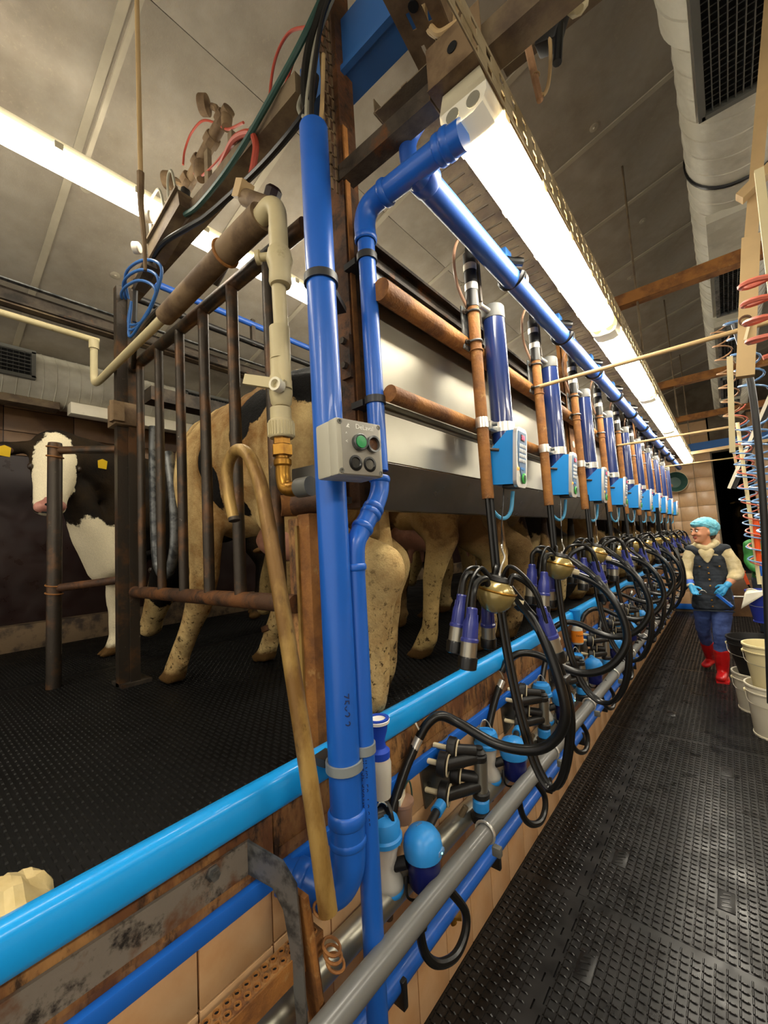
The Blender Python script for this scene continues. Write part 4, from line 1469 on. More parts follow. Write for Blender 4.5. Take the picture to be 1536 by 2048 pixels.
cable('hose', [(-1.86, .86, 3.5), (-1.84, .86, 3.56), (-1.77, .86, 3.6), (-1.66, .86, 3.58), (-1.56, .87, 3.5), (-1.45, .86, 3.38), (-1.3, .84, 3.28)], .005, 'red_hose', 'thin red tube bowed behind the pressure gauges', cat='hose')
cable('hose', [(-1.12, .84, 3.12), (-1.10, .82, 3.2), (-1.06, .82, 3.32), (-.98, .82, 3.35), (-.89, .83, 3.3)], .005, 'red_hose', 'thin red tube bowed high beside the column', cat='hose')
cable('hose', [(-1.75, .86, 3.38), (-1.7, .86, 3.33), (-1.55, .85, 3.28), (-1.35, .84, 3.25), (-1.1, .83, 3.16), (-.95, .84, 3.3)], .005, 'red_hose', 'thin red tube running from the gauges to the column', cat='hose')

# air regulator with two gauges
t = thing('air_regulator', 'brown air regulator with two round gauges perched above the dusty beam', 'regulator', (-1.62, .87, 3.18))
M().tube([(-1.88, .88, 3.40), (-1.70, .87, 3.42), (-1.55, .87, 3.46), (-1.45, .87, 3.48)], .026, 12).build('body', 'perf_steel', t)
for (x, z) in ((-1.83, 3.405), (-1.72, 3.42), (-1.60, 3.445), (-1.50, 3.47)):
    M().lathe((x - .02, .87, z), (1, 0, .2), [(.034, 0), (.036, .01), (.036, .03), (.032, .04)], 8).build('nut', 'perf_steel', t)
for (x, z, d) in ((-1.985, 3.50, (-.75, -.62, .12)), (-1.60, 3.61, (-.75, -.6, .12))):
    g_ = M().lathe((x, .86, z), d, [(.03, 0), (.04, .004), (.04, .035), (.037, .04), (.036, .037)], 24).build('gauge', 'perf_steel', t)
    M().lathe(Vector((x, .86, z)) + Vector(d).normalized() * .037, d, [(.036, 0), (0, .001)], 24).build('dial', 'gauge_face', g_)
M().tube([(-1.97, .87, 3.50), (-1.93, .87, 3.46), (-1.87, .88, 3.41)], .014, 8).build('neck', 'perf_steel', t)
M().tube([(-1.585, .87, 3.60), (-1.55, .87, 3.56), (-1.52, .87, 3.49)], .014, 8).build('neck', 'perf_steel', t)
M().lathe((-1.70, .87, 3.40), (.1, -.1, -1), [(.03, 0), (.034, .02), (.03, .07), (.018, .09)], 14).build('filter_bowl', 'perf_steel', t)
M().lathe((-1.87, .875, 3.385), (-.1, -.1, -1), [(.022, 0), (.024, .05), (.016, .09)], 14).build('drain', 'black_plastic', t)
M().lathe((-1.47, .87, 3.46), (.1, -.1, -1), [(.024, 0), (.02, .06)], 12).build('plug', 'perf_steel', t)
M().box((-1.62, .86, 3.29), (.03, .02, .22)).build('stand_leg', 'dusty_steel', t)
M().box((-1.42, .86, 3.26), (.03, .02, .16)).build('stand_leg', 'dusty_steel', t)

t = thing('valve_box', 'dirty grey valve box with small round knobs at the end of the dusty beam', 'valve box', (-1.88, .79, 3.1))
M().bar((-2.04, .80, 3.10), (-1.70, .80, 3.17), .075, .085).build('housing', 'dusty_steel', t)
M().bar((-2.04, .755, 3.14), (-1.70, .755, 3.21), .012, .012).build('edge', 'dusty_steel', t)
for (x, z) in ((-2.13, 3.16), (-1.98, 3.24)):
    g_ = M().lathe((x, .76, z), (-.7, -.65, .1), [(.022, 0), (.028, .006), (.028, .03), (0, .031)], 18).build('knob', 'gauge_face', t)
M().tube([(-2.05, .78, 3.2), (-2.03, .77, 3.33), (-1.97, .77, 3.36), (-1.91, .77, 3.34), (-1.88, .78, 3.22)], .006, 8).build('wire_loop', 'cable_grey', t)
M().tube([(-1.84, .78, 3.24), (-1.82, .77, 3.34), (-1.78, .77, 3.35), (-1.76, .78, 3.25)], .006, 8).build('wire_loop', 'cable_grey', t)
M().bar((-2.2, .78, 2.99), (-2.05, .78, 3.05), .05, .05).build('lower_block', 'old_steel', t)
M().cyl((-2.22, .77, 3.04), (-2.24, .77, 2.82), .012, n=8).build('hanging_plug', 'black_plastic', t)
M().cyl((-1.50, .54, 2.95), (-1.52, .54, cz(-1.52)), .0085, n=10).build('drop_rod', 'cable_tan', label='tan rod dropping from the ceiling in front of the valve box', cat='rod')
M().tube([(-1.50, .54, 2.99), (-1.50, .54, 2.86), (-1.49, .545, 2.74), (-1.495, .55, 2.62)], [.013, .006], 8).build('rod_hanger', 'perf_steel', label='dark hanger fitting on the lower end of the tan rod', cat='hanger')
M().bar((-2.28, .57, cz(-2.28) - .09), (-1.2, .57, cz(-1.2) - .09), .02, .02).build('ceiling_conduit', 'batten', label='thin pale conduit hung just below the ceiling boards', cat='conduit')
# blue coiled air tubes at the gate post
for i, (a, b, c) in enumerate(((0, .06, .0), (.03, .10, .03), (-.03, .03, -.04))):
    cable('air_tube', [(-2.42 + a, .80, 2.98), (-2.30 + a, .74, 3.05 + c), (-2.12 + b, .74, 3.0 + c), (-2.0 + b, .77, 2.9 + c), (-2.15 + a, .78, 2.8), (-2.35, .78, 2.83 + c), (-2.28, .77, 2.95)],
          .007, 'beam_blue', 'looped blue air tube beside the gate post, %s of three' % ORD[i], cat='tube', group='blue air tubes')

# ================================================================== gate
t = thing('gate', 'rusty steel bar gate closing the first stall', 'gate', (-1.7, .8, 1.4))
M().cyl((-2.36, .80, 2.62), (-.93, .81, 2.62), .026, n=18).build('top_rail', 'bar_steel', t)
M().cyl((-2.36, .80, 1.435), (-1.04, .80, 1.435), .029, n=18).build('bottom_rail', 'rust_dark', t)
for k, x in enumerate((-2.26, -2.025, -1.80, -1.58, -1.355, -1.12)):
    M().cyl((x, .80, 1.44), (x, .80, 2.61), .0185 + .0008 * k, n=16).build('bar', 'bar_steel', t)
M().tube([(-2.30, .78, 2.60), (-2.1, .73, 2.66), (-1.9, .73, 2.70), (-1.75, .76, 2.72)], .012, 8).build('stay_rod', 'old_steel', t)
t = thing('gate_post', 'heavy blackened square steel post carrying the gate', 'post', (-2.41, .78, PZ))
M().box((-2.40, .755, 2.02), (.045, .05, 2.1)).build('front_angle', 'bar_steel', t)
M().box((-2.44, .805, 2.02), (.08, .05, 2.1)).build('rear_channel', 'old_steel', t)
M().box((-2.365, .80, 2.02), (.012, .045, 2.1)).build('side_strip', 'bar_steel', t)
M().box((-2.40, .77, 2.36), (.12, .12, .12), bev=.004).build('hinge_plate', 'perf_steel', t)
M().box((-2.33, .72, 2.36), (.03, .05, .10)).build('hinge_knuckle', 'perf_steel', t)
M().cyl((-2.36, .71, 2.31), (-2.36, .71, 2.42), .02, n=10).build('hinge_pin', 'perf_steel', t)
M().box((-2.41, .8, PZ + .01), (.14, .14, .02)).build('foot_plate', 'old_steel', t)
t = thing('side_post', 'round rusty post with two short arms left of the gate post', 'post', (-2.71, .54, PZ))
M().lathe((-2.71, .54, PZ), (0, 0, 1), [(.033, 0), (.033, 1.26), (.03, 1.275), (0, 1.28)], 20).build('post', 'bar_steel', t)
M().cyl((-2.70, .55, 2.205), (-2.43, .745, 2.185), .021, n=14).build('arm', 'bar_steel', t)
M().cyl((-2.70, .55, 1.475), (-2.43, .745, 1.50), .021, n=14).build('arm', 'rust_dark', t)
for z in (2.22, 2.17, 1.49, 1.45):
    M().ring((-2.71, .54, z), (.15, .1, 1), .037, .004, 20, 6).build('wire_tie', 'rust', t)
M().tube([(-2.358, 0.9, 2.32), (-2.367, 0.9, 2.05), (-2.349, 0.9, 1.645), (-2.304, 0.9, 1.537), (-2.232, 0.9, 1.51), (-2.16, 0.9, 1.564), (-2.115, 0.9, 1.69), (-2.124, 0.9, 1.915), (-2.178, 0.9, 2.14)], .024, 14).build('stall_loop', 'galv', label='smooth grey stall tube bent in a U behind the gate', cat='stall tube')
# near post below the panel end
t = thing('stub_post', 'short rust-brown channel post with a pipe end on top beside the thick downpipe', 'post', (-1.03, .84, PZ))
M().box((-1.055, .835, (PZ + 1.70) / 2), (.05, .05, .73), bev=.004).build('face', 'rust_wood', t)
M().box((-1.002, .84, (PZ + 1.71) / 2), (.055, .06, .74), bev=.004).build('side', 'rust', t)
M().box((-1.03, .808, (PZ + 1.68) / 2), (.012, .012, .70)).build('rib', 'pole_gold', t)
M().lathe((-1.10, .80, 1.745), (-.35, -.6, 0), [(.035, -.05), (.035, 0), (.027, 0), (.027, -.03)], 20, False).build('pipe_end', 'rust', t)
M().cyl((-1.09, .83, 1.745), (-.96, .86, 1.745), .033, n=16).build('pipe_stub', 'rust_dark', t)

# beige water pipe with valve and brass fittings
t = thing('water_pipe', 'beige plastic water pipe with valve and brass elbow in front of the gate', 'pipe', (-0.9733, 0.7277, 1.751))
x, y = -.964, .728
M().tube([(-1.04, 0.7182, 2.649), (-0.9922, 0.7229, 2.663), (-0.9639, 0.7277, 2.639), (-0.9592, 0.7277, 2.583), (-0.9592, 0.7277, 2.507)], .028, 18).build('top_elbow', 'pvc_beige', t)
M().cyl((-0.9592, y, 2.073), (-0.9733, y, 2.583), .0215, n=20).build('pipe', 'pvc_beige', t)
M().lathe((-0.9592, y, 2.394), (0, 0, 1), [(.03, 0), (.034, .01), (.032, .05), (.04, .08), (.034, .11), (.026, .12)], 20).build('check_valve', 'pvc_beige', t)
M().lathe((-0.9922, y - .02, 2.493), (-.8, -.6, 0), [(.012, -.02), (.012, .02), (.02, .022), (.02, .034)], 14).build('side_plug', 'pvc_beige', t)
M().lathe((-0.9733, y, 2.167), (0, 0, 1), [(.03, 0), (.03, .10)], 20).build('sleeve', 'pvc_beige', t)
M().lathe((-0.9781, y, 2.025), (0, 0, 1), [(.024, 0), (.03, .01), (.034, .04), (.034, .08), (.028, .1), (.028, .15)], 20).build('valve_body', 'pvc_beige', t)
h = M().bar((-1.058, 0.6615, 2.115), (-0.9355, 0.7087, 2.073), .018, .03).build('valve_handle', 'pvc_beige', t)
M().lathe((-0.9497, 0.704, 2.073), (.3, -.95, 0), [(.02, 0), (.02, .025), (.013, .025), (.013, .01)], 14).build('handle_boss', 'white_plastic', t)
M().lathe((-0.9828, y, 1.931), (0, 0, 1), [(.034, 0), (.037, .004), (.037, .05), (.031, .055), (.031, .09)], 24).build('union_nut', 'pvc_beige', t)
m = M()
for i in range(24):
    a = i * math.pi / 12
    m.bar((-.983 + .037 * math.cos(a), y + .037 * math.sin(a), 1.937), (-.983 + .037 * math.cos(a), y + .037 * math.sin(a), 1.976), .004)
m.build('nut_grip', 'pvc_beige', t, kind='stuff')
M().lathe((-0.9828, y, 1.846), (0, 0, 1), [(.022, 0), (.026, .005), (.026, .02), (.02, .024), (.02, .1)], 18).build('brass_nipple', 'brass', t)
M().lathe((-0.9828, y, 1.879), (0, 0, 1), [(.031, 0), (.031, .03)], 6).build('hex_nut', 'brass', t)
M().lathe((-0.9828, y, 1.912), (0, 0, 1), [(.026, 0), (.026, .02)], 6).build('hex_nut', 'brass', t)
M().tube([(-0.9828, y, 1.855), (-0.9828, y, 1.813), (-0.9733, y, 1.784), (-0.9497, y + .003, 1.775), (-0.9214, y + .006, 1.775)], .0215, 16).build('brass_elbow', 'brass', t)
M().cyl((-0.9214, y + .006, 1.775), (-0.8741, y + .012, 1.775), .028, n=18).build('coupling', 'light_grey', t)
# insulated tube along the top of the gate
t = thing('insulated_tube', 'long beige-brown tube with a thick sleeve running above the gate', 'pipe', (-1.8, .74, 2.63))
M().cyl((-1.033, 0.7238, 2.657), (-1.245, 0.7189, 2.647), .044, n=22).build('sleeve', 'perf_steel', t)
M().cyl((-1.254, 0.7189, 2.647), (-1.737, 0.7141, 2.618), .038, n=22).build('sleeve', 'perf_steel', t)
M().ring((-1.25, 0.7189, 2.647), (1, 0, .03), .046, .006, 22, 6).build('band', 'rust', t)
M().tube([(-1.718, 0.7141, 2.618), (-2.316, 0.7093, 2.604), (-2.528, 0.7093, 2.599), (-2.644, 0.7093, 2.604), (-2.678, 0.7093, 2.633), (-2.683, 0.7093, 2.7), (-2.683, 0.7093, 2.854)], .019, 14, 4).build('tube', 'pvc_beige', t)
m = M().lathe((-2.683, 0.7093, 2.816), (0, 0, 1), [(.025, 0), (.025, .05)], 16)
m.build('tee', 'pvc_beige', t)
M().cyl((-2.78, .76, 2.915), (-2.78, -1.8, 2.93), .018, n=14).build('feed_tube', 'pvc_beige', t)
t = thing('air_fitting', 'stubby brown pneumatic fitting with a dark cap above the insulated tube', 'fitting', (-1.15, .8, 2.85))
M().cyl((-1.24, .80, 2.90), (-1.10, .80, 2.78), .03, n=16).build('body', 'perf_steel', t)
M().box((-1.24, .79, 2.92), (.05, .05, .06), ry=.6).build('block', 'cable_tan', t)
M().lathe((-1.12, .82, 2.82), (.6, 0, .8), [(.02, 0), (.03, .01), (.03, .04), (.02, .05)], 8).build('cap', 'maroon_wall', t)
M().cyl((-1.37, .82, 2.80), (-1.5, .8, 2.70), .028, n=14).build('cylinder', 'old_steel', t)
M().cyl((-1.35, .82, 2.86), (-1.62, .78, 2.67), .008, n=8).build('piston_rod', 'chrome', t)

# ================================================================== hooked pole, kerb bracket, step
t = thing('hooked_pole', 'brassy pole with a crook handle leaning against the kerb', 'pole', (-.76, .63, .8))
M().tube([(-1.075, .62, 1.70), (-1.095, .62, 1.76), (-1.105, .62, 1.83), (-1.085, .62, 1.875), (-1.04, .62, 1.892), (-.99, .62, 1.868), (-.955, .62, 1.815), (-.925, .62, 1.74), (-.87, .62, 1.50), (-.815, .625, 1.2), (-.775, .63, .95), (-.757, .635, .80)], [.0158, .0215], 16, 6).build('shaft', 'pole_gold', t)
M().lathe((-1.073, .62, 1.703), (.25, 0, -1), [(.0165, 0), (.0165, .01), (.012, .012)], 16).build('end_cap', 'old_steel', t)

t = thing('kerb_bracket', 'weathered grey and rusty flat steel bracket bent out from the kerb wall', 'bracket', (-.86, .5, .6))
M().box((-.930, .318, .895), (.008, .47, .072)).build('wall_strip', 'strip_steel', t)
m = M().ext([(0, 0), (0, .072), (.10, .05), (.135, .01), (.145, -.12), (.15, -.3), (.125, -.3), (.112, -.12), (.098, -.05), (.07, -.012)], (-.93, .55, .86), (.96, .28, 0), (0, 0, 1), (.003, -.006, 0))
m.build('bent_arm', 'galv', t)
M().bar((-.808, .60, .84), (-.79, .665, .2), .012, .045, up=(1, 0, 0)).build('hanger_strap', 'rust', t)
M().bar((-.80, .61, .80), (-.78, .668, .2), .02, .01, up=(1, 0, 0)).build('hanger_edge', 'rust_wood', t)
for (yy, z) in ((.08, .895), (.46, .915)):
    M().lathe((-.926, yy, z), (1, 0, 0), [(.016, 0), (.016, .004), (.011, .005), (.011, .016), (.004, .017)], 6).build('bolt', 'galv', t)
for (xx, yy, z) in ((-.775, .645, .83), (-.782, .64, .79), (-.78, .66, .70), (-.777, .66, .685), (-.775, .665, .665)):
    M().ring((xx, yy, z), (.3, .25, .9), .021, .0035, 20, 6).build('wire_tie', 'rust', t)

t = thing('step', 'rusty perforated steel step hung along the tiled pit wall', 'step', (-.84, .3, .7))
M().box((-.838, .20, .711), (.045, .93, .006)).build('tread', 'rust_wood', t)
M().box((-.816, .20, .69), (.006, .93, .048)).build('front_lip', 'rust', t)
rim = M().lathe((0, 0, 0), (0, 0, 1), [(.0085, 0), (.0072, .004), (.0052, .004), (.0045, .0005)], 10, False).mesh('hole_rim', 'rust')
hole = M().lathe((0, 0, 0), (0, 0, 1), [(.005, 0), (0, .0006)], 8).mesh('hole', 'dark')
for i in range(40):
    for j in range(2):
        for me, nm in ((rim, 'hole_rim'), (hole, 'hole')):
            o = bpy.data.objects.new(nm, me)
            COL.objects.link(o)
            o.parent = t
            o.location = Vector((-.849 + j * .021, -.2 + i * .0215 + j * .0107, .714)) - Vector(WLOC[t.name])

# crumpled paper towel on the stand
t = M()
P = []
nx, ny = 18, 14
for i in range(nx):
    for j in range(ny):
        u, v = i / (nx - 1), j / (ny - 1)
        x = -1.09 + .17 * v
        yy = .0 + .205 * u
        zz = 1.0 + .05 * math.sin(u * 3.1) * math.sin(v * 3.1) + .032 * (mnoise.noise(Vector((u * 5, v * 4, 1.3))) + .6 * abs(mnoise.noise(Vector((u * 11, v * 9, 4)))))
        P.append((x + .02 * mnoise.noise(Vector((u * 3, v * 3, 9))), yy, max(zz, .984)))
t.add(P, [(i * ny + j, (i + 1) * ny + j, (i + 1) * ny + j + 1, i * ny + j + 1) for i in range(nx - 1) for j in range(ny - 1)])
o = t.build('paper_towel', 'paper', label='crumpled beige paper towel lying on the stand by the kerb', cat='paper towel', sharp=22)
md = o.modifiers.new('thickness', 'SOLIDIFY')
md.thickness = .003

# ================================================================== dip cups and bottles hung on the kerb
t = thing('dip_bottle', 'white dip bottle with frothy royal blue cup hanging beside the slim blue pipe', 'bottle', (-.855, .94, .86))
c = Vector((-.855, .94, 0))
M().lathe((c.x, c.y, .86), (0, 0, 1), [(.02, 0), (.026, .004), (.031, .05), (.033, .1), (.026, .125), (.018, .13)], 22).build('bottle', 'bottle_white', t)
M().lathe((c.x, c.y, .975), (0, 0, 1), [(.03, 0), (.031, .02), (.02, .03), (.018, .05), (.026, .075), (.03, .1), (.034, .105), (.034, .113), (.024, .113), (.022, .1)], 22).build('dip_cup', 'ink_blue', t)
MATS['ink_blue'].node_tree.nodes['Principled BSDF'].inputs['Base Color'].default_value = hx('#1644b8')
M().lathe((c.x, c.y, 1.075), (0, 0, 1), [(.035, 0), (.036, .008), (.027, .013), (.02, .006), (0, .005)], 22).build('froth', 'milk_white', t)
t = thing('cup_bracket', 'black flanged fitting and grey sampling cup tucked behind the first milk jar', 'fitting', (-.9, 1.04, .72))
M().lathe((-.895, .985, .775), (.35, 1, 0), [(.02, -.06), (.022, 0), (.045, .004), (.047, .012), (.03, .014)], 22).build('flange', 'black_plastic', t)
M().lathe((-.905, 1.09, .70), (0, 0, 1), [(.03, 0), (.034, .05), (.04, .055), (.04, .065), (.034, .066)], 18).build('cup', 'clear_hose', t)
M().box((-.91, 1.08, .775), (.03, .06, .02), rz=.4).build('latch', 'white_plastic', t)
M().tube([(-.915, 1.1, .77), (-.91, 1.14, .80), (-.91, 1.15, .73), (-.92, 1.12, .68)], .003, 6).build('wire', 'green_hose', t)
t = thing('dip_bottle', 'bottle with an orange label and light blue cup hanging on the kerb', 'bottle', (-.885, 3.1, .83))
M().lathe((-.885, 3.1, .83), (0, 0, 1), [(.03, 0), (.036, .006), (.038, .1), (.028, .125), (.018, .13)], 20).build('bottle', 'bottle_white', t)
M().lathe((-.885, 3.1, .845), (0, 0, 1), [(.0385, 0), (.0395, .08)], 20, False).build('label_sleeve', 'orange', t)
M().lathe((-.885, 3.1, .95), (0, 0, 1), [(.024, 0), (.024, .03), (.03, .05), (.034, .1), (.036, .115), (.028, .115)], 20).build('dip_cup', 'box_blue', t)
text('DeLaval', .017, 'lettering', 'ink', (-.858, 3.068, .895), (.75, .66, 0), (0, 0, 1), t)
t = blob('plastic_bag', [[(-.90, 2.62, 1.02, .03, .03, .03), (-.895, 2.64, .96, .034, .04, .05), (-.9, 2.65, .88, .025, .03, .03)]], .008, 2, 'tissue',
         disp=lambda p: .012 * mnoise.noise(p * 40))
tag(t, 'crumpled white plastic bag hanging over the kerb behind the first cluster', 'bag')

# ================================================================== ducts, rails and pipes along the left wall
def duct(name, label, x, z, r, y0, y1, pitch, rib=.006):
    t = thing(name, label, 'duct', (x, y0, z - r))
    M().cyl((x, y0, z), (x, y1, z), r, n=40).build('duct_wall', 'duct_galv', t)
    m = M()
    y = y0 + pitch / 2
    while y < y1:
        m.lathe((x, y - rib, z), (0, 1, 0), [(r, 0), (r + rib * .7, rib * .6), (r + rib * .7, rib * 1.2), (r, rib * 1.8)], 36, False)
        y += pitch
    m.build('spiral_seam', 'duct_galv', t, kind='stuff')
    return t


t = duct('wall_duct', 'round spiral metal duct along the left wall under the ceiling', -3.97, 3.02, .20, YN, 9.2, .075, .004)


def grille(par, c, u, v, w_, h, nbar, fm='light_grey'):
    """framed grille: c centre, u along its length, v across"""
    c, u, v = Vector(c), Vector(u).normalized(), Vector(v).normalized()
    n = u.cross(v)
    f = M()
    for s_ in (-1, 1):
        f.bar(c + v * s_ * h / 2 - u * (w_ / 2 + .012), c + v * s_ * h / 2 + u * (w_ / 2 + .012), .024, .03, up=n)
        f.bar(c + u * s_ * w_ / 2 - v * h / 2, c + u * s_ * w_ / 2 + v * h / 2, .024, .03, up=n)
    g_ = f.build('grille_frame', fm, par)
    b = M().ext([(-w_ / 2, -h / 2), (w_ / 2, -h / 2), (w_ / 2, h / 2), (-w_ / 2, h / 2)], c - n * .012, u, v, n * .002)
    b.build('dark_opening', 'dark', g_)
    m = M()
    for i in range(nbar):
        p = c + v * (-h / 2 + h * (i + .5) / nbar)
        m.bar(p - u * w_ / 2, p + u * w_ / 2, .004, .012, up=n)
    k = int(w_ / .03)
    for i in range(k):
        p = c - n * .006 + u * (-w_ / 2 + w_ * (i + .5) / k)
        m.bar(p - v * h / 2, p + v * h / 2, .0014, .004, up=n)
    m.build('grille_bars', fm, g_, kind='stuff')
    return g_


for (a, b) in ((.18, .62), (1.72, 2.3), (4.2, 4.8)):
    grille(t, (-3.755, (a + b) / 2, 3.05), (0, 1, 0), (0, 0, 1), b - a, .19, 7)
M().box((-3.84, 1.35, 2.80), (.10, 1.0, .09), bev=.004).build('wall_trunking', 'bucket_white', label='white cable trunking box fixed under the left wall duct', cat='trunking')
M().box((-3.93, -.5, 2.82), (.12, 2.6, .06), bev=.004).build('shelf_board', 'dusty_steel', label='dusty board running under the left wall duct to the white trunking', cat='board')

t = thing('head_rail', 'dark steel channel rail running over the heads of the cows', 'rail', (-3.0, YN, 3.1))
M().sheet([(-.05, .06), (-.05, -.06), (.05, -.06)], (-3.0, YN, 3.145), (1, 0, 0), (0, 0, 1), (0, 11.0, 0), .012).build('channel', 'old_steel', t)
M().box((-2.99, 3.3, 3.08), (.05, 11.0, .012)).build('lower_flange', 'dusty_steel', t)
t = thing('head_rail_lip', 'narrow galvanised strip along the top of the dark channel rail', 'strip', (-2.96, YN, 3.2))
M().box((-2.96, 3.3, 3.206), (.03, 11.0, .008)).build('strip', 'galv', t)
M().cyl((-2.6, .9, 3.315), (-2.6, 9.2, 3.33), .022, n=14).build('vacuum_pipe', 'milk_blue', label='blue pipe running overhead behind the gate', cat='pipe')
M().cyl((-2.6, .9, 3.17), (-2.6, 9.2, 3.16), .022, n=14).build('dark_pipe', 'black_plastic', label='black pipe running overhead just below the blue one', cat='pipe')
for k, y in enumerate((1.7, 3.2, 4.9)):
    M().box((-2.6, y, 3.25), (.03, .03, .2)).build('pipe_hanger', 'old_steel', label='small dark hanger joining the blue and black pipes, %s along them' % ORD[k], cat='hanger', group='pipe hangers')
M().bar((-3.12, 1.15, 2.78), (-3.12, 9.0, 2.78), .14, .10).build('front_beam', 'old_steel', label='dark steel beam behind the gate above the exit lane', cat='beam')

# ================================================================== right side: duct, beams, pipes, coils
t = duct('ceiling_duct', 'large round spiral duct running overhead on the right', .235, 3.72, .225, 2.02, 9.6, .13, .006)
M().cyl((.235, -1.8, 3.72), (.235, 2.03, 3.72), .256, n=44).build('wide_section', 'duct_galv', t)
for y in (.6, 1.0, 1.35, 1.66, 1.9):
    M().lathe((.235, y, 3.72), (0, 1, 0), [(.256, 0), (.261, .004), (.261, .01), (.256, .014)], 40, False).build('seam_ring', 'duct_galv', t)
M().lathe((.235, 2.95, 3.72), (0, 1, 0), [(.227, 0), (.236, .004), (.236, .02), (.227, .024)], 40, False).build('black_joint', 'black_rubber', t)
M().box((.20, 1.45, 3.475), (.27, 1.75, .06)).build('grille_box', 'duct_galv', t)
grille(t, (.20, 1.42, 3.424), (0, 1, 0), (1, 0, 0), 1.72, .23, 9, 'light_grey')
for (a, b) in ((3.25, 3.6), (3.78, 4.62), (5.0, 5.85), (6.7, 7.7), (8.05, 8.95)):
    M().box((.2, (a + b) / 2, 3.485), (.25, b - a + .12, .05)).build('outlet_box', 'duct_galv', t)
    if a > 3.5:
        grille(t, (.205, (a + b) / 2, 3.44), (0, 1, 0), (1, 0, 0), b - a, .19, 7, 'galv')

for k, y in enumerate((3.3, 5.62, 7.6)):
    M().sheet([(-.03, .05), (-.03, -.03), (.05, -.03)], (-.50, y, 3.22), (0, 1, 0), (0, 0, 1), (2.3, 0, 0), .008).build(
        'cross_angle', 'rust', label='rusty angle beam crossing under the right ceiling, %s from the near end' % ORD[k], cat='beam', group='rusty cross beams')
for k, (x, y) in enumerate(((-.335, 3.3), (-.315, 5.62), (-.315, 7.6))):
    M().cyl((x, y, 2.83), (x, y, cz(x)), .007, n=8).build('hanger_rod', 'dusty_steel', label='thin threaded rod holding the light tray, %s from the near end' % ORD[k], cat='rod', group='threaded hanger rods')
for k, (y, x1, z) in enumerate(((2.1, .42, 2.36), (4.15, .10, 2.365), (7.5, .35, 2.535))):
    M().cyl((-.69, y, z), (x1, y, z - .01), .0095, n=10).build('spacer_rod', 'cable_tan', label='tan rod stretched across above the pit, %s from the near end' % ORD[k], cat='rod', group='rods across the pit')
# near hanging cables and plugs
t = thing('hanging_cable', 'dusty cable loop taped up and hanging right of the tube light', 'cable', (-.29, 1.12, 2.8))
M().tube([(-.30, 1.12, 3.12), (-.305, 1.12, 3.02), (-.295, 1.12, 2.9), (-.285, 1.12, 2.80)], [.011, .009], 10).build('wrapped_part', 'cable_pinkish', t)
M().tube([(-.285, 1.12, 2.82), (-.27, 1.12, 2.81), (-.255, 1.12, 2.85), (-.245, 1.12, 2.95), (-.255, 1.12, 3.08)], .005, 8).build('loose_end', 'cable_tan', t)
M().ring((-.29, 1.12, 2.88), (0, 0, 1), .010, .002, 12, 5).build('tie', 'cable_tan', t)
t = thing('junction_box', 'dusty black junction box under the cross beam right of the tube light', 'box', (-.25, 1.14, 3.0))
M().box((-.24, 1.14, 3.0), (.06, .05, .10), ry=.4, bev=.006).build('body', 'black_plastic', t)
M().cyl((-.27, 1.14, 3.06), (-.24, 1.14, 3.1), .014, n=10).build('gland', 'dusty_steel', t)
M().cyl((-.22, 1.13, 2.98), (-.235, 1.13, 2.88), .012, n=10).build('plug', 'black_rubber', t)
M().lathe((-.17, 1.13, 2.98), (-.1, 0, 1), [(.012, 0), (.028, .012), (.03, .05), (.03, .16)], 8).build('beam_end', 'pvc_beige', label='pale capped pipe end at the top edge right of the light', cat='pipe')
M().box((-.1, 1.2, 3.07), (.6, .03, .03)).build('lower_bar', 'dusty_steel', label='dusty bar below the sleeve of the cross beam', cat='bar')
for k, P in enumerate(([(-.42, .93, 2.93), (-.47, .9, 2.95), (-.49, .88, 2.99), (-.47, .86, 3.05), (-.44, .84, 3.12)], [(-.36, .92, 2.9), (-.40, .9, 2.92), (-.455, .89, 2.93), (-.475, .88, 2.955)], [(-.39, .95, 2.86), (-.44, .93, 2.9), (-.43, .92, 2.97), (-.38, .9, 3.0), (-.34, .9, 2.95)])):
    cable('cable', P, .009, 'cable_tan', 'dusty tan cable tangled on the near end of the light tray, %s of three' % ORD[k], group='tangled tan cables')

# right-hand frame of the opposite side
t = thing('timber_post', 'tan dusty leaning post with a round hole on the right edge', 'post', (0.073, 1.898, 1.819))
M().bar((0.292, 1.898, 3.425), (0.157, 1.898, 2.593), .036, .036).build('upper_part', 'cable_tan', t)
M().bar((0.157, 1.898, 2.593), (0.0949, 1.898, 2.111), .05, .036).build('wide_plate', 'cable_tan', t)
M().bar((0.06205, 1.913, 2.199), (0.0365, 1.913, 1.855), .017, .022).build('lower_part', 'pvc_beige', t)
M().lathe((0.1132, 1.876, 2.301), (0, -1, 0), [(.012, 0), (.018, 0), (.018, .004), (.012, .004)], 16, False).build('washer', 'rust_dark', t)
M().box((0.1132, 1.875, 2.257), (.008, .004, .05), ry=.3).build('keyhole', 'bone', t)
M().bar((0.146, 1.387, 2.491), (0.1387, 1.387, 2.075), .018, .014).build('slant_bar', 'pvc_beige', label='pale slanting bar in front of the leaning post', cat='bar')
M().bar((0.1376, 1.849, 2.718), (0.2408, 1.849, 2.787), .04, .03).build('top_block', 'cable_tan', label='tan block clamped to the top of the leaning post', cat='block')
M().tube([(.10, 2.2, 2.42), (.125, 2.2, 2.15), (.115, 2.2, 1.7), (.085, 2.2, 1.25), (.06, 2.2, .9)], .012, 12).build('hanging_hose', 'black_plastic', label='thick dark grey hose hanging down at the right edge', cat='hose')
M().cyl((.10, 3.2, 2.2), (.105, 3.2, 1.25), .010, n=10).build('hose_stay', 'bucket_cream', label='cream tube inside the pink and blue coiled hoses', cat='tube')
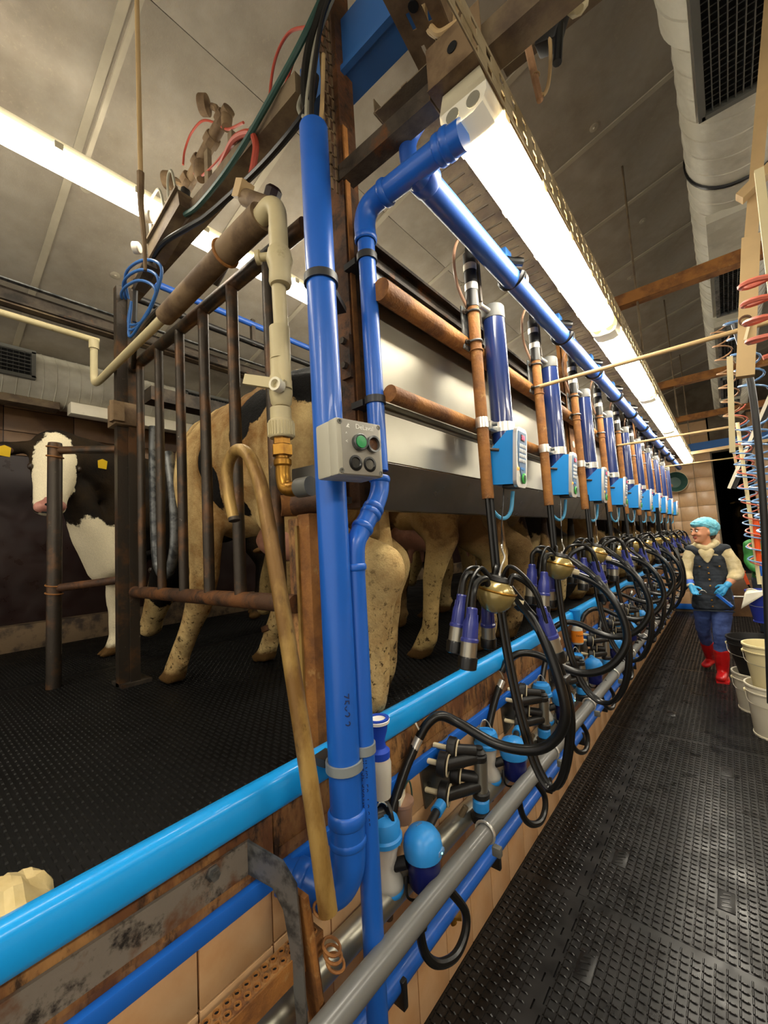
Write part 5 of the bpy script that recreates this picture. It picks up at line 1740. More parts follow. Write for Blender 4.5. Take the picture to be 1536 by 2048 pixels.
M().bar((.03, 4.0, 1.87), (.36, 4.0, 2.60), .045, .02).build('diagonal_strip', 'bucket_white', label='white diagonal strip on the right before the dark doorway', cat='strip')
M().bar((.055, 4.03, 1.87), (.385, 4.03, 2.60), .03, .03).build('diagonal_backing_bar', 'black_plastic', label='dark bar backing the white diagonal strip', cat='bar')  # black bar parallel to the white strip, just behind it
M().bar((.145, 7.10, 2.645), (.165, 7.10, 2.25), .03, .03).build('short_rail_end', 'cable_tan', label='short tan post end by the far doorway', cat='post')
M().bar((-.3, 7.1, 2.62), (.6, 7.1, 2.64), .04, .04).build('far_rail', 'cable_tan', label='tan rail across the far end under the blue beam', cat='rail')
M().box((.35, 9.2, 3.0), (1.6, .12, .17)).build('far_blue_beam', 'beam_blue', label='blue steel beam over the far doorway', cat='beam')
M().box((.35, 9.14, 2.92), (1.6, .03, .03)).build('far_beam_flange', 'beam_blue', label='blue flange under the far beam', cat='beam')


def coil(x, y, z0, z1, R_, turns, r, m, label, lean=(0, 0), group=None):
    P = []
    n = int(turns * 14)
    for i in range(n + 1):
        a = 2 * math.pi * turns * i / n
        f = i / n
        P.append((x + lean[0] * f + R_ * math.cos(a), y + lean[1] * f + R_ * math.sin(a), z0 + (z1 - z0) * f))
    return M().tube(P, r, 6, 1).build('coil_hose', m, label=label, cat='hose', group=group)


coil(.11, 1.25, 2.17, 1.98, .036, 4.3, .006, 'pink_hose', 'faded pink coiled hose with wide loops at the right edge', (.0, .0))
coil(.105, 3.2, 2.2, 1.36, .046, 12, .0042, 'coil_blue', 'pale blue coiled hose hanging before the dark doorway', (.01, 0))
coil(.105, 3.2, 2.3, 1.34, .040, 11, .0042, 'pink_hose', 'pink coiled hose twisted inside the pale blue one', (.012, 0))
coil(.155, 2.9, 2.14, 1.52, .06, 8, .0055, 'coil_blue', 'bright blue coiled hose at the right edge behind the dark hose', (.02, 0))
coil(.06, 2.62, 2.6, 2.1, .035, 7, .004, 'cable_pinkish', 'dull orange coiled cord wound round the lower post', (.01, 0))
coil(.125, 2.6, 2.62, 2.22, .05, 5, .005, 'coil_blue', 'grey-blue coil looped round the white strip above the rod', (.03, 0))
M().tube([(.125, 3.18, 1.62), (.118, 3.18, 1.5), (.115, 3.18, 1.37)], [.016, .012], 10, 2).build('orange_grip', 'orange_red', label='long orange spray grip hanging under the coiled hoses', cat='grip')
t = thing('wash_brush', 'blue and white wash brush hanging above the blue bucket', 'brush', (.17, 4.55, 1.0))
M().lathe((.172, 4.55, 1.17), (0, 0, 1), [(.014, 0), (.018, .02), (.016, .08), (.012, .11)], 12).build('grip', 'pvc_blue', t)
M().cyl((.172, 4.55, .96), (.172, 4.55, 1.18), .011, n=10).build('handle', 'bone', t)
t = thing('spray_gun', 'orange spray gun hanging behind the worker', 'spray gun', (.09, 6.0, .95))
M().bar((.03, 6.0, 1.10), (.09, 6.0, 1.07), .03).build('barrel', 'orange_red', t)
M().bar((.075, 6.0, 1.08), (.105, 6.0, .94), .03).build('handle', 'orange_red', t)
M().tube([(.105, 6.0, .94), (.13, 6.0, .85), (.12, 6.0, .7), (.16, 6.0, .5)], .009, 8).build('hose', 'black_rubber', t)


def bucket(name, label, x, y, z, r0, r1, h, mt, lid=True, group=None):
    t = thing(name, label, 'bucket', (x, y, z), group)
    M().lathe((x, y, z), (0, 0, 1), [(0, .004), (r0 - .004, .004), (r1 - .006, h - .01), (r1 - .004, h), (r1 + .008, h), (r1 + .009, h - .012), (r1 + .002, h - .016), (r1 + .002, h - .05), (r1 + .007, h - .052), (r1 + .006, h - .06), (r1 - .002, h - .062), (r0, .01), (r0 - .004, 0)], 36, False).build('shell', mt, t)
    M().lathe((x, y, z), (0, 0, 1), [(r0 - .002, 0), (r0 + .006, .0), (r0 + .006, .012), (r0 + .001, .014)], 36, False).build('foot_ring', mt, t)
    M().tube([(x - r1 - .006, y - .02, z + h - .06), (x - r1 * .9, y - r1 * .55, z + h - .13), (x - r1 * .1, y - r1 - .02, z + h - .05 - .09), (x + r1 * .9, y - r1 * .55, z + h - .12), (x + r1 + .006, y - .02, z + h - .06)], .0025, 6).build('handle', 'wire', t)
    M().cyl((x - r1 - .012, y - .02, z + h - .06), (x - r1 + .004, y - .02, z + h - .06), .012, n=10).build('handle_lug', 'bucket_cream', t)
    return t


bucket('bucket', 'upper cream plastic bucket stacked in the white one at the right edge', .145, 4.30, .32, .115, .15, .36, 'bucket_cream', group='buckets on the pit floor')
bucket('bucket', 'lower white plastic bucket standing at the right edge of the floor', .145, 4.30, 0.0, .145, .165, .38, 'bucket_white', group='buckets on the pit floor')
bucket('bucket', 'white bucket standing behind the stacked ones under the black tub', .07, 4.82, 0.0, .15, .17, .32, 'bucket_white', group='buckets on the pit floor')
bucket('bucket', 'black tub stacked in the rear white bucket', .075, 4.80, .26, .12, .185, .36, 'bucket_black', group='buckets on the pit floor')
t = bucket('hanging_bucket', 'dark blue bucket hanging behind the white buckets', .20, 5.35, .66, .10, .135, .30, 'bucket_blue')
m = M()
P = []
for i in range(10):
    for j in range(8):
        u, v = i / 9, j / 7
        x = .075 + .14 * u
        if v < .45:
            p = (x, 5.24 + .06 * v, .975 + .01 * math.sin(u * 7))
        else:
            p = (x - .03 * (v - .45) - .06 * (1 - u) * (v - .3), 5.215 - .02 * v, .975 - .26 * (v - .45) * (1.25 - u))
        P.append(p)
m.add(P, [(i * 8 + j, (i + 1) * 8 + j, (i + 1) * 8 + j + 1, i * 8 + j + 1) for i in range(9) for j in range(7)])
o = m.build('cloth', 'tissue', label='white cloth draped over the rim of the dark blue bucket', cat='cloth')
md = o.modifiers.new('t', 'SOLIDIFY')
md.thickness = .003
M().cyl((-.62, 9.4, .35), (1.4, 9.4, .36), .018, n=12).build('low_rail', 'chrome', label='low shiny rail along the far wall', cat='rail')
for k, z in enumerate((.16, .48)):
    M().box((.1, 9.55, z), (.5, .14, .315), bev=.005).build('crate', 'brown_tile', label='brown crate against the far wall behind the worker, %s of its stack' % ('lower' if k == 0 else 'upper'), cat='crate', group='far crates')
t = thing('wall_lamp', 'dark green round shade on the far wall beside the last cylinders', 'lamp', (-.74, 9.55, 2.3))
M().lathe((-.72, 9.66, 2.47), (.25, -1, 0), [(.06, 0), (.17, .06), (.19, .16), (.185, .16), (.1, .05)], 26).build('shade', 'green_hose', t)
M().lathe((-.68, 9.50, 2.47), (.25, -1, 0), [(.188, 0), (.194, .006), (.188, .012)], 26, False).build('rim', 'bone', t)

# ================================================================== cows
coat('coat_tan', '#cfb47c', '#0f0d0b', spots=[(-.46, -.25, 1.22, .10, .2, .085), (-.52, -.25, 1.14, .07, .2, .07), (-.79, -.25, 1.05, .035, .2, .10), (-.73, -.25, .93, .045, .2, .11), (-.63, -.25, .84, .04, .2, .08),
                                             (-.57, -.25, .99, .05, .2, .06), (-.06, -.05, 1.30, .27, .3, .17), (-1.62, 0, .75, .28, .3, .75)], dirt='#83592a', dirtamt=1.0, mud='#2c1e0c', mudh=.75, mudamt=.95)
coat('coat_black', '#0d0c0b', '#ded2b2', spots=[(.28, -.41, 1.17, .16, .12, .42), (.08, -.2, .60, .4, .25, .30), (.02, -.05, .15, .5, .12, .32), (-.3, .2, .15, .2, .2, .3)], dirtamt=.1, mudamt=.25, mudh=.3)
coat('coat_brown', '#a98a58', '#6d4f2c', None, 1.3, .5, dirt='#7c5a2e', dirtamt=.9, mud='#33240f', mudh=.75, mudamt=.85, legwhite='#b89d66')
coat('coat_dark', '#8a7048', '#2a1d12', None, 1.5, .52, dirt='#5c4122', dirtamt=.9, mud='#2c1f0e', mudh=.8, mudamt=.85, seed=3.1)
coat('coat_pied', '#c2ab7a', '#17110c', None, 1.2, .5, dirt='#7a5a30', dirtamt=.8, mud='#33240f', mudh=.75, mudamt=.85, legwhite='#c4ab76', seed=7.7)


def cow_chains(wy=.86, fl=((-1.06, -.2), (-1.06, .2)), hl=((-.24, -.2), (-.24, .2)), low=False, tail=True):
    C = [[(x, 0, z, a, b * wy, c) for x, z, a, b, c in ((-.14, 1.15, .14, .19, .21), (-.40, 1.10, .22, .26, .30), (-.75, 1.04, .26, .31, .34), (-1.10, 1.04, .24, .29, .35), (-1.36, 1.08, .18, .22, .31), (-1.46, 1.06, .10, .14, .2))]]
    C += [[(-.30, s_ * .17, 1.24, .07, .07, .06), (-.12, s_ * .10, 1.22, .06, .06, .06)] for s_ in (-1, 1)]
    for x, y in hl:
        s_ = 1 if y > 0 else -1
        C.append([(-.32, s_ * .13, 1.02, .18, .11, .22), (-.32, y * .95, .80, .15, .09, .16), (-.26, y, .66, .10, .07, .10), (x + .12, y, .55, .072, .062, .085), (x + .08, y, .44, .060, .052, .065), (x + .06, y, .30, .050, .046, .055),
                  (x + .045, y, .16, .05, .048, .05), (x + .02, y, .11, .058, .056, .055), (x - .02, y, .05, .06, .058, .045)])
        C.append([(x + .15, y, .585, .03, .03, .035), (x + .11, y, .52, .045, .045, .05)])
        C.append([(x + .075, y - .02, .115, .02, .018, .02), (x + .05, y - .01, .12, .02, .02, .02)])
        for q_ in (-.026, .026):
            C.append([(x - .01, y + q_, .045, .05, .027, .045), (x - .085, y + q_ * 1.25, .022, .03, .021, .022)])
    for x, y in fl:
        s_ = 1 if y > 0 else -1
        kx = (x - 1.0) / 2 + .02 if x > -1.2 else -1.08
        C.append([(-1.16, s_ * .19, 1.0, .14, .08, .22), (-1.06, y, .74, .105, .08, .14), (-1.05 + (kx + 1.05) * .5, y, .56, .082, .066, .08), (kx, y, .40, .070, .060, .065), (kx + (x - kx) * .35, y, .28, .055, .047, .05),
                  (kx + (x - kx) * .75, y, .14, .054, .05, .05), (x, y, .06, .06, .055, .05)])
        C.append([(-.96, y * .95, .74, .05, .05, .06), (-1.02, y, .68, .07, .06, .08)])
        C.append([(kx + (x - kx) * .75 + .055, y, .11, .024, .03, .026), (kx + (x - kx) * .75 + .02, y, .13, .03, .03, .03)])
        for q_ in (-.026, .026):
            C.append([(x + .0, y + q_, .045, .05, .027, .045), (x - .085, y + q_ * 1.25, .022, .03, .021, .022)])
    if low:
        C.append([(-1.36, 0, 1.05, .18, .17, .27), (-1.62, 0, .86, .15, .12, .22), (-1.85, 0, .62, .13, .11, .16)])
        C.append([(-1.86, 0, .60, .12, .115, .12), (-1.98, 0, .42, .10, .09, .10), (-2.06, 0, .25, .075, .07, .075), (-2.08, 0, .17, .075, .075, .06)])
        C += [[(-1.83, s_ * .09, .66, .05, .04, .035), (-1.80, s_ * .24, .64, .05, .04, .025)] for s_ in (-1, 1)]
    else:
        C.append([(-1.36, 0, 1.1, .18, .16, .27), (-1.62, 0, 1.2, .15, .11, .2), (-1.88, 0, 1.28, .13, .105, .15)])
        C.append([(-1.92, 0, 1.30, .12, .115, .12), (-2.12, 0, 1.16, .10, .09, .10), (-2.30, 0, 1.02, .075, .07, .075), (-2.36, 0, .98, .07, .075, .065)])
        C += [[(-1.90, s_ * .09, 1.34, .05, .04, .035), (-1.86, s_ * .25, 1.32, .05, .04, .025)] for s_ in (-1, 1)]
    C.append([(-.30, 0, .80, .16, .15, .12), (-.5, 0, .78, .15, .16, .12)])
    if tail:
        C.append([(-.02, .02, 1.27, .035, .035, .035), (.0, .03, 1.1, .028, .028, .03), (-.01, .04, .75, .024, .024, .03), (-.02, .05, .5, .04, .04, .07)])
    return C


def cow_parts(t, udder=True, z=0):
    ox, oy, oz = WLOC[t.name]
    if udder:
        m = blob('udder', [[(ox - .36, oy, oz + .66, .12, .13, .10), (ox - .55, oy, oz + .68, .13, .13, .09)]] +
                 [[(ox - .36 - a, oy + b, oz + .58, .02, .02, .03), (ox - .36 - a, oy + b, oz + .52, .014, .014, .02)] for a in (0, .16) for b in (-.06, .06)], .014, 5, 'udder', t)


t = thing('cow', 'cream and tan cow with black spots standing behind the gate', 'cow', (-.95, 1.11, PZ))


def drawn_up(p):
    # this cow stands with its forehand drawn up towards its hind legs
    return p[0] + .16 * max(0, min(1, (-.72 - p[0]) / .35)) * max(0, min(1, (p[2] - .1) / .45))


o = blob('body', [[(drawn_up(p) - .95, p[1] + 1.11, p[2] + PZ) + tuple(p[3:]) for p in ch] for ch in cow_chains(fl=((-1.24, -.19), (-1.14, .28)), hl=((-.05, -.06), (-.22, .2)), low=True)], .0165, 9, 'coat_tan', t,
         disp=lambda p: .004 * mnoise.noise(p * 9))
cow_parts(t)
for s_ in (-1, 1):
    M().ell((-.95 - 1.77, 1.11 + s_ * .1, PZ + .56), (.018, .012, .018), 10, 8).build('eye', 'iris', t)
M().lathe((-2.035, 1.39, PZ + .185), (-.3, 0, 1), [(.052, 0), (.057, .004), (.057, .03), (.05, .034)], 20, False).build('leg_band', 'rust_dark', t)

g0 = thing('cow', 'muddy pale-legged cow seen below the panel beside the blue pipes', 'cow', (-.90, 1.98, PZ))
go = blob('body', [[(p[0] - .90, p[1] + 1.98, p[2] + PZ) + tuple(p[3:]) for p in ch] for ch in cow_chains(hl=((-.42, -.12), (-.22, .17)), low=True)], .0165, 9, 'coat_brown', g0, disp=lambda p: .004 * mnoise.noise(p * 9))
cow_parts(g0)
g1 = thing('cow', '', 'cow', (-.90, 2.66, PZ))
go1 = blob('body', [[(p[0] - .90, p[1] + 2.66, p[2] + PZ) + tuple(p[3:]) for p in ch] for ch in cow_chains(hl=((-.2, -.18), (-.33, .16)))], .0165, 9, 'coat_dark', g1, disp=lambda p: .004 * mnoise.noise(p * 9))
cow_parts(g1)
g1['label'] = 'dark brown muddy cow, hind legs under the panel behind the second cluster'
grp = 'cows in the stalls'
for c in (g0, g1):
    c['group'] = grp
cl = ['brown muddy', 'black and cream', 'dark muddy']
for k in range(2, 11):
    src = (g0, g1, g0)[k % 3]
    c = dup(src, (0, 1.98 + S * k - src.location.y, 0), '%s cow whose hind legs show below the panel, %s along the row' % (cl[k % 3], ORD[k]), grp)
    mm = MATS[('coat_brown', 'coat_pied', 'coat_dark')[(k * 2) % 3]]
    cl_n = {'coat_brown': 'brown muddy', 'coat_pied': 'black and cream', 'coat_dark': 'dark muddy'}[mm.name]
    c['label'] = '%s cow whose hind legs show below the panel, %s along the row' % (cl_n, ORD[k])
    for ch in c.children:
        if ch.name.startswith('body'):
            ch.material_slots[0].link = 'OBJECT'
            ch.material_slots[0].material = mm
    c.location.x += random.uniform(-.03, .0)

# black cow with a white face in the exit lane, looking over
bo = (-3.2, 1.0, PZ)
t = thing('cow', 'black cow with white face and yellow ear tags looking out beside the gate post', 'cow', bo)
C = [[(-3.10, .72, 2.02, .09, .09, .12), (-3.14, .80, 1.80, .12, .10, .15), (-3.17, .90, 1.58, .13, .11, .13)], [(-3.17, .95, 1.55, .10, .10, .12), (-3.2, .98, 1.75, .17, .15, .22), (-3.22, 1.02, 1.98, .22, .16, .33), (-3.32, 1.3, 2.02, .28, .24, .36), (-3.48, 1.75, 2.02, .29, .3, .36), (-3.60, 2.15, 2.06, .27, .28, .32), (-3.66, 2.42, 2.12, .2, .16, .24)],
     [(-3.2, 1.05, 2.1, .17, .16, .26), (-3.17, .86, 2.2, .14, .13, .2), (-3.14, .70, 2.26, .13, .12, .16)],
     [(-3.12, .64, 2.31, .12, .145, .12), (-3.05, .615, 2.20, .10, .13, .10), (-2.985, .59, 2.06, .08, .10, .09), (-2.94, .565, 1.955, .07, .08, .065), (-2.93, .56, 1.92, .068, .085, .05)],
     [(-3.1, .50, 2.30, .035, .05, .035), (-3.09, .36, 2.26, .03, .07, .05), (-3.09, .30, 2.25, .015, .04, .03)],
     [(-3.08, .74, 2.29, .035, .05, .035), (-3.06, .86, 2.235, .03, .07, .045), (-3.05, .92, 2.22, .015, .04, .03)]]
for (x, y) in ((-3.23, .97), (-3.5, 1.12)):
    C.append([(x, y + .14, 1.85, .13, .14, .2), (x + .01, y + .05, 1.6, .08, .09, .13), (x, y, 1.38, .055, .06, .06), (x, y, 1.25, .04, .042, .05), (x, y + .01, 1.10, .045, .046, .05), (x + .01, y - .01, 1.03, .052, .052, .05)])
    for q_ in (-.026, .026):
        C.append([(x + q_, y - .01, 1.012, .028, .05, .042), (x + q_ * 1.2, y - .075, .99, .021, .03, .02)])
for (x, y) in ((-3.50, 2.15), (-3.76, 2.3)):
    C.append([(x, y + .1, 1.95, .12, .18, .22), (x, y + .08, 1.7, .08, .12, .14), (x, y + .16, 1.5, .05, .055, .07), (x, y + .13, 1.25, .04, .042, .05), (x, y + .1, 1.05, .05, .05, .05), (x, y + .05, 1.01, .05, .06, .04)])
ob = blob('body', C, .0165, 7, 'coat_black', t, disp=lambda p: .004 * mnoise.noise(p * 9))
blob('muzzle', [[(-2.90, .595, 1.925, .045, .04, .035), (-2.895, .555, 1.92, .05, .04, .04), (-2.895, .52, 1.92, .045, .04, .035)], [(-2.915, .56, 1.96, .05, .05, .03), (-2.91, .56, 1.94, .05, .05, .03)]], .008, 4, 'pink_nose', t)
for y in (.535, .59):
    M().ell((-2.852, y, 1.93), (.008, .011, .008), 10, 8).build('nostril', 'dark', t)
M().tube([(-2.868, .515, 1.888), (-2.85, .555, 1.885), (-2.868, .60, 1.888)], .005, 6).build('mouth', 'dark', t)
for (y, x) in ((.488, -3.01), (.71, -2.985)):
    M().ell((x, y, 2.165), (.022, .014, .02), 12, 8).build('eye', 'iris', t)
mat('ear_inner', '#4a2f22', .8, col2='#2c1a12', scale=20)
for (y, z) in ((.37, 2.255), (.85, 2.235)):
    M().ell((-3.062, y, z), (.014, .055, .03), 14, 8).build('ear_inner', 'ear_inner', t)
for (y, z, s_) in ((.375, 2.235, 1), (.835, 2.215, -1)):
    M().ext([(-.02, -.025), (.025, -.03), (.028, .02), (0, .032), (-.024, .02)], (-3.0, y, z), (0, 1, 0), (.2, 0, 1), (.004, 0, 0)).build('ear_tag', 'tag_yellow', t)
# a dim cow in the passage beyond the far doorway
c = dup(g1, (.35 + .9, 13.2 - 2.66, -.24), 'dim cow standing in the dark passage beyond the far doorway', None, rz=math.radians(90))
if 'group' in c:
    del c['group']

# ================================================================== people
def head_parts(t, c, yaw, s=1.0, face=True):
    """head and neck chains plus face parts; yaw 0 looks along -y"""
    R = Matrix.Translation(c) @ Matrix.Rotation(yaw, 4, 'Z') @ Matrix.Scale(s, 4)

    def P(x, y, z):
        return tuple(R @ Vector((x, y, z)))
    ch = [[P(0, .005, .025) + (.075, .085, .085), P(0, -.01, -.03) + (.068, .078, .07), P(0, -.035, -.085) + (.048, .05, .04)],
          [P(0, -.075, -.095) + (.022, .02, .018), P(0, -.07, -.10) + (.022, .02, .018)],
          [P(0, -.085, .015) + (.010, .012, .010), P(0, -.105, -.028) + (.0145, .015, .012)],
          [P(-.035, -.068, -.02) + (.024, .02, .02), P(-.04, -.066, -.03) + (.024, .02, .02)], [P(.035, -.068, -.02) + (.024, .02, .02), P(.04, -.066, -.03) + (.024, .02, .02)],
          [P(-.035, -.075, .03) + (.022, .013, .009), P(.035, -.075, .03) + (.022, .013, .009)],
          [P(-.078, .012, -.012) + (.010, .018, .028), P(-.078, .014, -.03) + (.009, .014, .016)], [P(.078, .012, -.012) + (.010, .018, .028), P(.078, .014, -.03) + (.009, .014, .016)]]
    if face:
        for sx in (-1, 1):
            M().ell(P(sx * .031, -.079, .008), (.013 * s, .013 * s, .009 * s), 12, 8).build('eye', 'eye_white', t)
            M().ell(Vector(P(sx * .031, -.089, .008)), (.0065 * s, .0065 * s, .0065 * s), 10, 8).build('iris', 'iris', t)
            M().tube([P(sx * .014, -.089, .030), P(sx * .032, -.092, .034), P(sx * .052, -.080, .028)], .0035, 6, 4).build('eyebrow', 'brow', t)
        M().tube([P(-.024, -.084, -.060), P(0, -.094, -.057), P(.024, -.084, -.060)], .005, 8, 5).build('upper_lip', 'lips', t)
        M().tube([P(-.02, -.083, -.067), P(0, -.091, -.068), P(.02, -.083, -.067)], .0055, 8, 5).build('lower_lip', 'lips', t)
    return ch, R


def hand_chains(wrist, pdir, side, curl, thumb):
    """palm, four unequal bent fingers and a thumb leaving the side of the palm"""
    w_, d = Vector(wrist), Vector(pdir).normalized()
    s_ = Vector(side).normalized()
    n = d.cross(s_).normalized()
    C = [[tuple(w_) + (.024, .024, .024), tuple(w_ + d * .035 - s_ * .012) + (.021, .021, .021), tuple(w_ + d * .075 - s_ * .02) + (.017, .017, .017)],
         [tuple(w_) + (.024, .024, .024), tuple(w_ + d * .035 + s_ * .012) + (.021, .021, .021), tuple(w_ + d * .078 + s_ * .02) + (.017, .017, .017)]]
    for i, L in enumerate((.062, .072, .068, .052)):
        b = w_ + d * .076 + s_ * (.031 - .0207 * i)
        k1 = b + (d * math.cos(curl * .5) + n * math.sin(curl * .5)) * L * .48
        k2 = k1 + (d * math.cos(curl * 1.2) + n * math.sin(curl * 1.2)) * L * .32
        k3 = k2 + (d * math.cos(curl * 1.7) + n * math.sin(curl * 1.7)) * L * .24
        C.append([tuple(b) + (.0098,) * 3, tuple(k1) + (.0092,) * 3, tuple(k2) + (.0085,) * 3, tuple(k3) + (.0075,) * 3])
    tb = w_ + d * .02 + s_ * .026 * thumb
    t1 = tb + (d * .55 + s_ * .75 * thumb + n * .35).normalized() * .035
    t2 = t1 + (d * .85 + s_ * .2 * thumb + n * .5).normalized() * .03
    C.append([tuple(tb) + (.014,) * 3, tuple(t1) + (.0115,) * 3, tuple(t2) + (.0095,) * 3])
    return C


pc = (-.2, 5.6, 0)
t = thing('person', 'person in blue hair net, dark vest, jeans and red boots walking in the pit', 'person', pc)
hc, HR = head_parts(t, (-.222, 5.585, 1.545), math.radians(-50), 1.0)
LW, RW = (-.365, 5.425, .985), (-.07, 5.45, .985)
body = hc + [[(-.212, 5.595, 1.48, .055, .055, .05), (-.205, 5.61, 1.40, .056, .056, .05)],
             [(-.20, 5.62, 1.36, .13, .085, .06), (-.20, 5.62, 1.2, .15, .10, .12), (-.20, 5.62, 1.02, .135, .095, .1), (-.20, 5.63, .88, .15, .11, .1)],
             [(-.335, 5.61, 1.325, .045, .045, .045), (-.40, 5.57, 1.12, .045, .045, .045), (-.382, 5.48, 1.03, .04, .04, .04), LW + (.027, .027, .027)],
             [(-.06, 5.63, 1.32, .045, .045, .045), (.015, 5.60, 1.11, .045, .045, .045), (-.02, 5.52, 1.045, .041, .041, .041), RW + (.028, .028, .028)],
             [(-.13, 5.62, .85, .09, .09, .09), (-.165, 5.535, .49, .058, .058, .06), (-.183, 5.58, .28, .046, .046, .05), (-.188, 5.60, .10, .04, .04, .045)],
             [(-.27, 5.63, .85, .09, .09, .09), (-.318, 5.73, .49, .056, .056, .06), (-.308, 5.88, .29, .044, .044, .05), (-.30, 6.0, .16, .04, .04, .045)]]
blob('body', body, .0075, 4, 'skin', t)
gl = blob('glove', [[(-.37, 5.44, 1.0, .030, .030, .030), LW + (.029, .029, .029)]] + hand_chains(LW, (.35, -.35, -.75), (.7, .6, .1), .75, 1), .0042, 3, 'glove', t)
gr = blob('glove', [[(-.058, 5.462, 1.0, .032, .032, .032), RW + (.030, .030, .030)]] + hand_chains(RW, (-.62, -.3, -.72), (-.75, .1, .55), .7, 1), .0042, 3, 'glove', t)
M().lathe((-.378, 5.465, 1.02), (.3, -.5, -1), [(.041, -.012), (.043, .0), (.042, .03), (.034, .034)], 20).build('wristband', 'cuff_blue', t)
M().lathe((-.37, 5.44, .992), (.2, -.4, -1), [(.036, -.004), (.038, .014), (.034, .02)], 20).build('wristband', 'bone', t)
# hoodie: sleeves, shoulders and a soft hood round the neck
dspl = lambda p: .005 * mnoise.noise(p * 16) + .003 * mnoise.noise(p * 34)
blob('hoodie', [[(-.325, 5.615, 1.35, .065, .07, .065), (-.385, 5.585, 1.20, .066, .066, .066), (-.408, 5.56, 1.11, .064, .064, .06), (-.395, 5.505, 1.065, .06, .06, .05), (-.388, 5.485, 1.05, .055, .055, .04)],
                [(-.065, 5.635, 1.34, .065, .07, .065), (.0, 5.615, 1.20, .068, .068, .066), (.022, 5.60, 1.11, .068, .068, .062), (.005, 5.555, 1.07, .064, .064, .05), (-.012, 5.53, 1.055, .058, .058, .04)],
                [(-.20, 5.62, 1.36, .15, .085, .06), (-.20, 5.62, 1.26, .15, .10, .1)],
                [(-.285, 5.60, 1.405, .035, .04, .03), (-.255, 5.55, 1.385, .035, .035, .03), (-.205, 5.525, 1.36, .035, .03, .035), (-.155, 5.55, 1.39, .035, .035, .03), (-.125, 5.61, 1.415, .04, .045, .035), (-.16, 5.68, 1.42, .06, .045, .045), (-.24, 5.68, 1.42, .06, .045, .045), (-.285, 5.60, 1.405, .035, .04, .03)],
                [(-.205, 5.535, 1.33, .06, .03, .05), (-.205, 5.53, 1.27, .045, .03, .05)]], .008, 4, 'hoodie', t, disp=dspl)
# sleeveless denim vest reaching to mid thigh
v = blob('vest', [[(-.33, 5.615, 1.365, .066, .078, .048), (-.27, 5.62, 1.335, .08, .10, .07), (-.13, 5.625, 1.335, .08, .10, .07), (-.07, 5.635, 1.36, .072, .078, .048)],
                  [(-.20, 5.62, 1.25, .165, .118, .07), (-.20, 5.62, 1.12, .155, .115, .1), (-.20, 5.62, 1.0, .16, .118, .1), (-.20, 5.615, .88, .178, .13, .1), (-.205, 5.61, .80, .188, .135, .08), (-.205, 5.61, .745, .193, .14, .05)]], .008, 4, 'vest', t, disp=dspl)
# neck opening of the vest shows the hoodie
blob('hoodie_front', [[(-.245, 5.515, 1.335, .03, .016, .03), (-.205, 5.502, 1.29, .05, .016, .05), (-.165, 5.515, 1.335, .03, .016, .03)], [(-.205, 5.50, 1.26, .035, .014, .04), (-.205, 5.50, 1.24, .02, .014, .03)]], .006, 3, 'hoodie', t)
for z, y in ((1.165, 5.507), (1.105, 5.503), (1.04, 5.50), (.975, 5.495), (.83, 5.475), (.765, 5.47)):
    M().lathe((-.205, y + .004, z), (0, -1, 0), [(.009, 0), (.009, .004), (.004, .006)], 12).build('button', 'brass', t)
for x in (-.285, -.12):
    M().box((x, 5.512, 1.185), (.075, .006, .008)).build('pocket_seam', 'vest', t)
    M().lathe((x + .01, 5.513, 1.178), (0, -1, 0), [(.008, 0), (.008, .006)], 10).build('pocket_button', 'brass', t)
M().box((-.205, 5.473, .72), (.35, .02, .012), bev=.004).build('hem', 'vest', t)
blob('jeans', [[(-.12, 5.62, .84, .10, .10, .1), (-.14, 5.58, .66, .093, .095, .1), (-.165, 5.535, .49, .073, .075, .08), (-.18, 5.57, .34, .066, .068, .06), (-.184, 5.58, .26, .06, .062, .05), (-.186, 5.585, .2, .05, .05, .04)],
               [(-.28, 5.63, .84, .10, .10, .1), (-.30, 5.66, .66, .09, .092, .1), (-.318, 5.73, .49, .07, .072, .08), (-.312, 5.83, .36, .062, .064, .06), (-.308, 5.89, .28, .056, .058, .05), (-.305, 5.94, .21, .048, .05, .04)]], .008, 4, 'jeans', t,
     disp=lambda p: .006 * mnoise.noise(p * 14) + .004 * mnoise.noise(Vector((p.x * 9, p.y * 9, p.z * 34))))
b1_ = blob('boot', [[(-.182, 5.58, .305, .070, .072, .02), (-.184, 5.585, .22, .069, .071, .06), (-.188, 5.60, .12, .06, .066, .06), (-.19, 5.60, .07, .052, .066, .05)],
                    [(-.19, 5.585, .06, .05, .06, .048), (-.20, 5.52, .05, .05, .05, .042), (-.205, 5.46, .042, .05, .05, .036)]], .008, 3, 'boot_red', t, disp=lambda p: .003 * mnoise.noise(p * 30))
M().ext([(-.05, -.17), (.05, -.17), (.058, -.1), (.05, .06), (.0, .075), (-.05, .06), (-.058, -.1)], (-.195, 5.595, .0), (1, 0, 0), (0, 1, 0), (0, 0, .018)).build('sole', 'boot_red', t)
blob('boot', [[(-.308, 5.875, .30, .066, .068, .03), (-.305, 5.93, .22, .062, .064, .06), (-.30, 6.01, .13, .056, .06, .05), (-.298, 6.05, .09, .05, .055, .05)],
              [(-.30, 6.03, .075, .05, .055, .04), (-.325, 5.98, .05, .048, .05, .035), (-.345, 5.92, .04, .046, .05, .03)]], .008, 3, 'boot_red', t, disp=lambda p: .003 * mnoise.noise(p * 30))
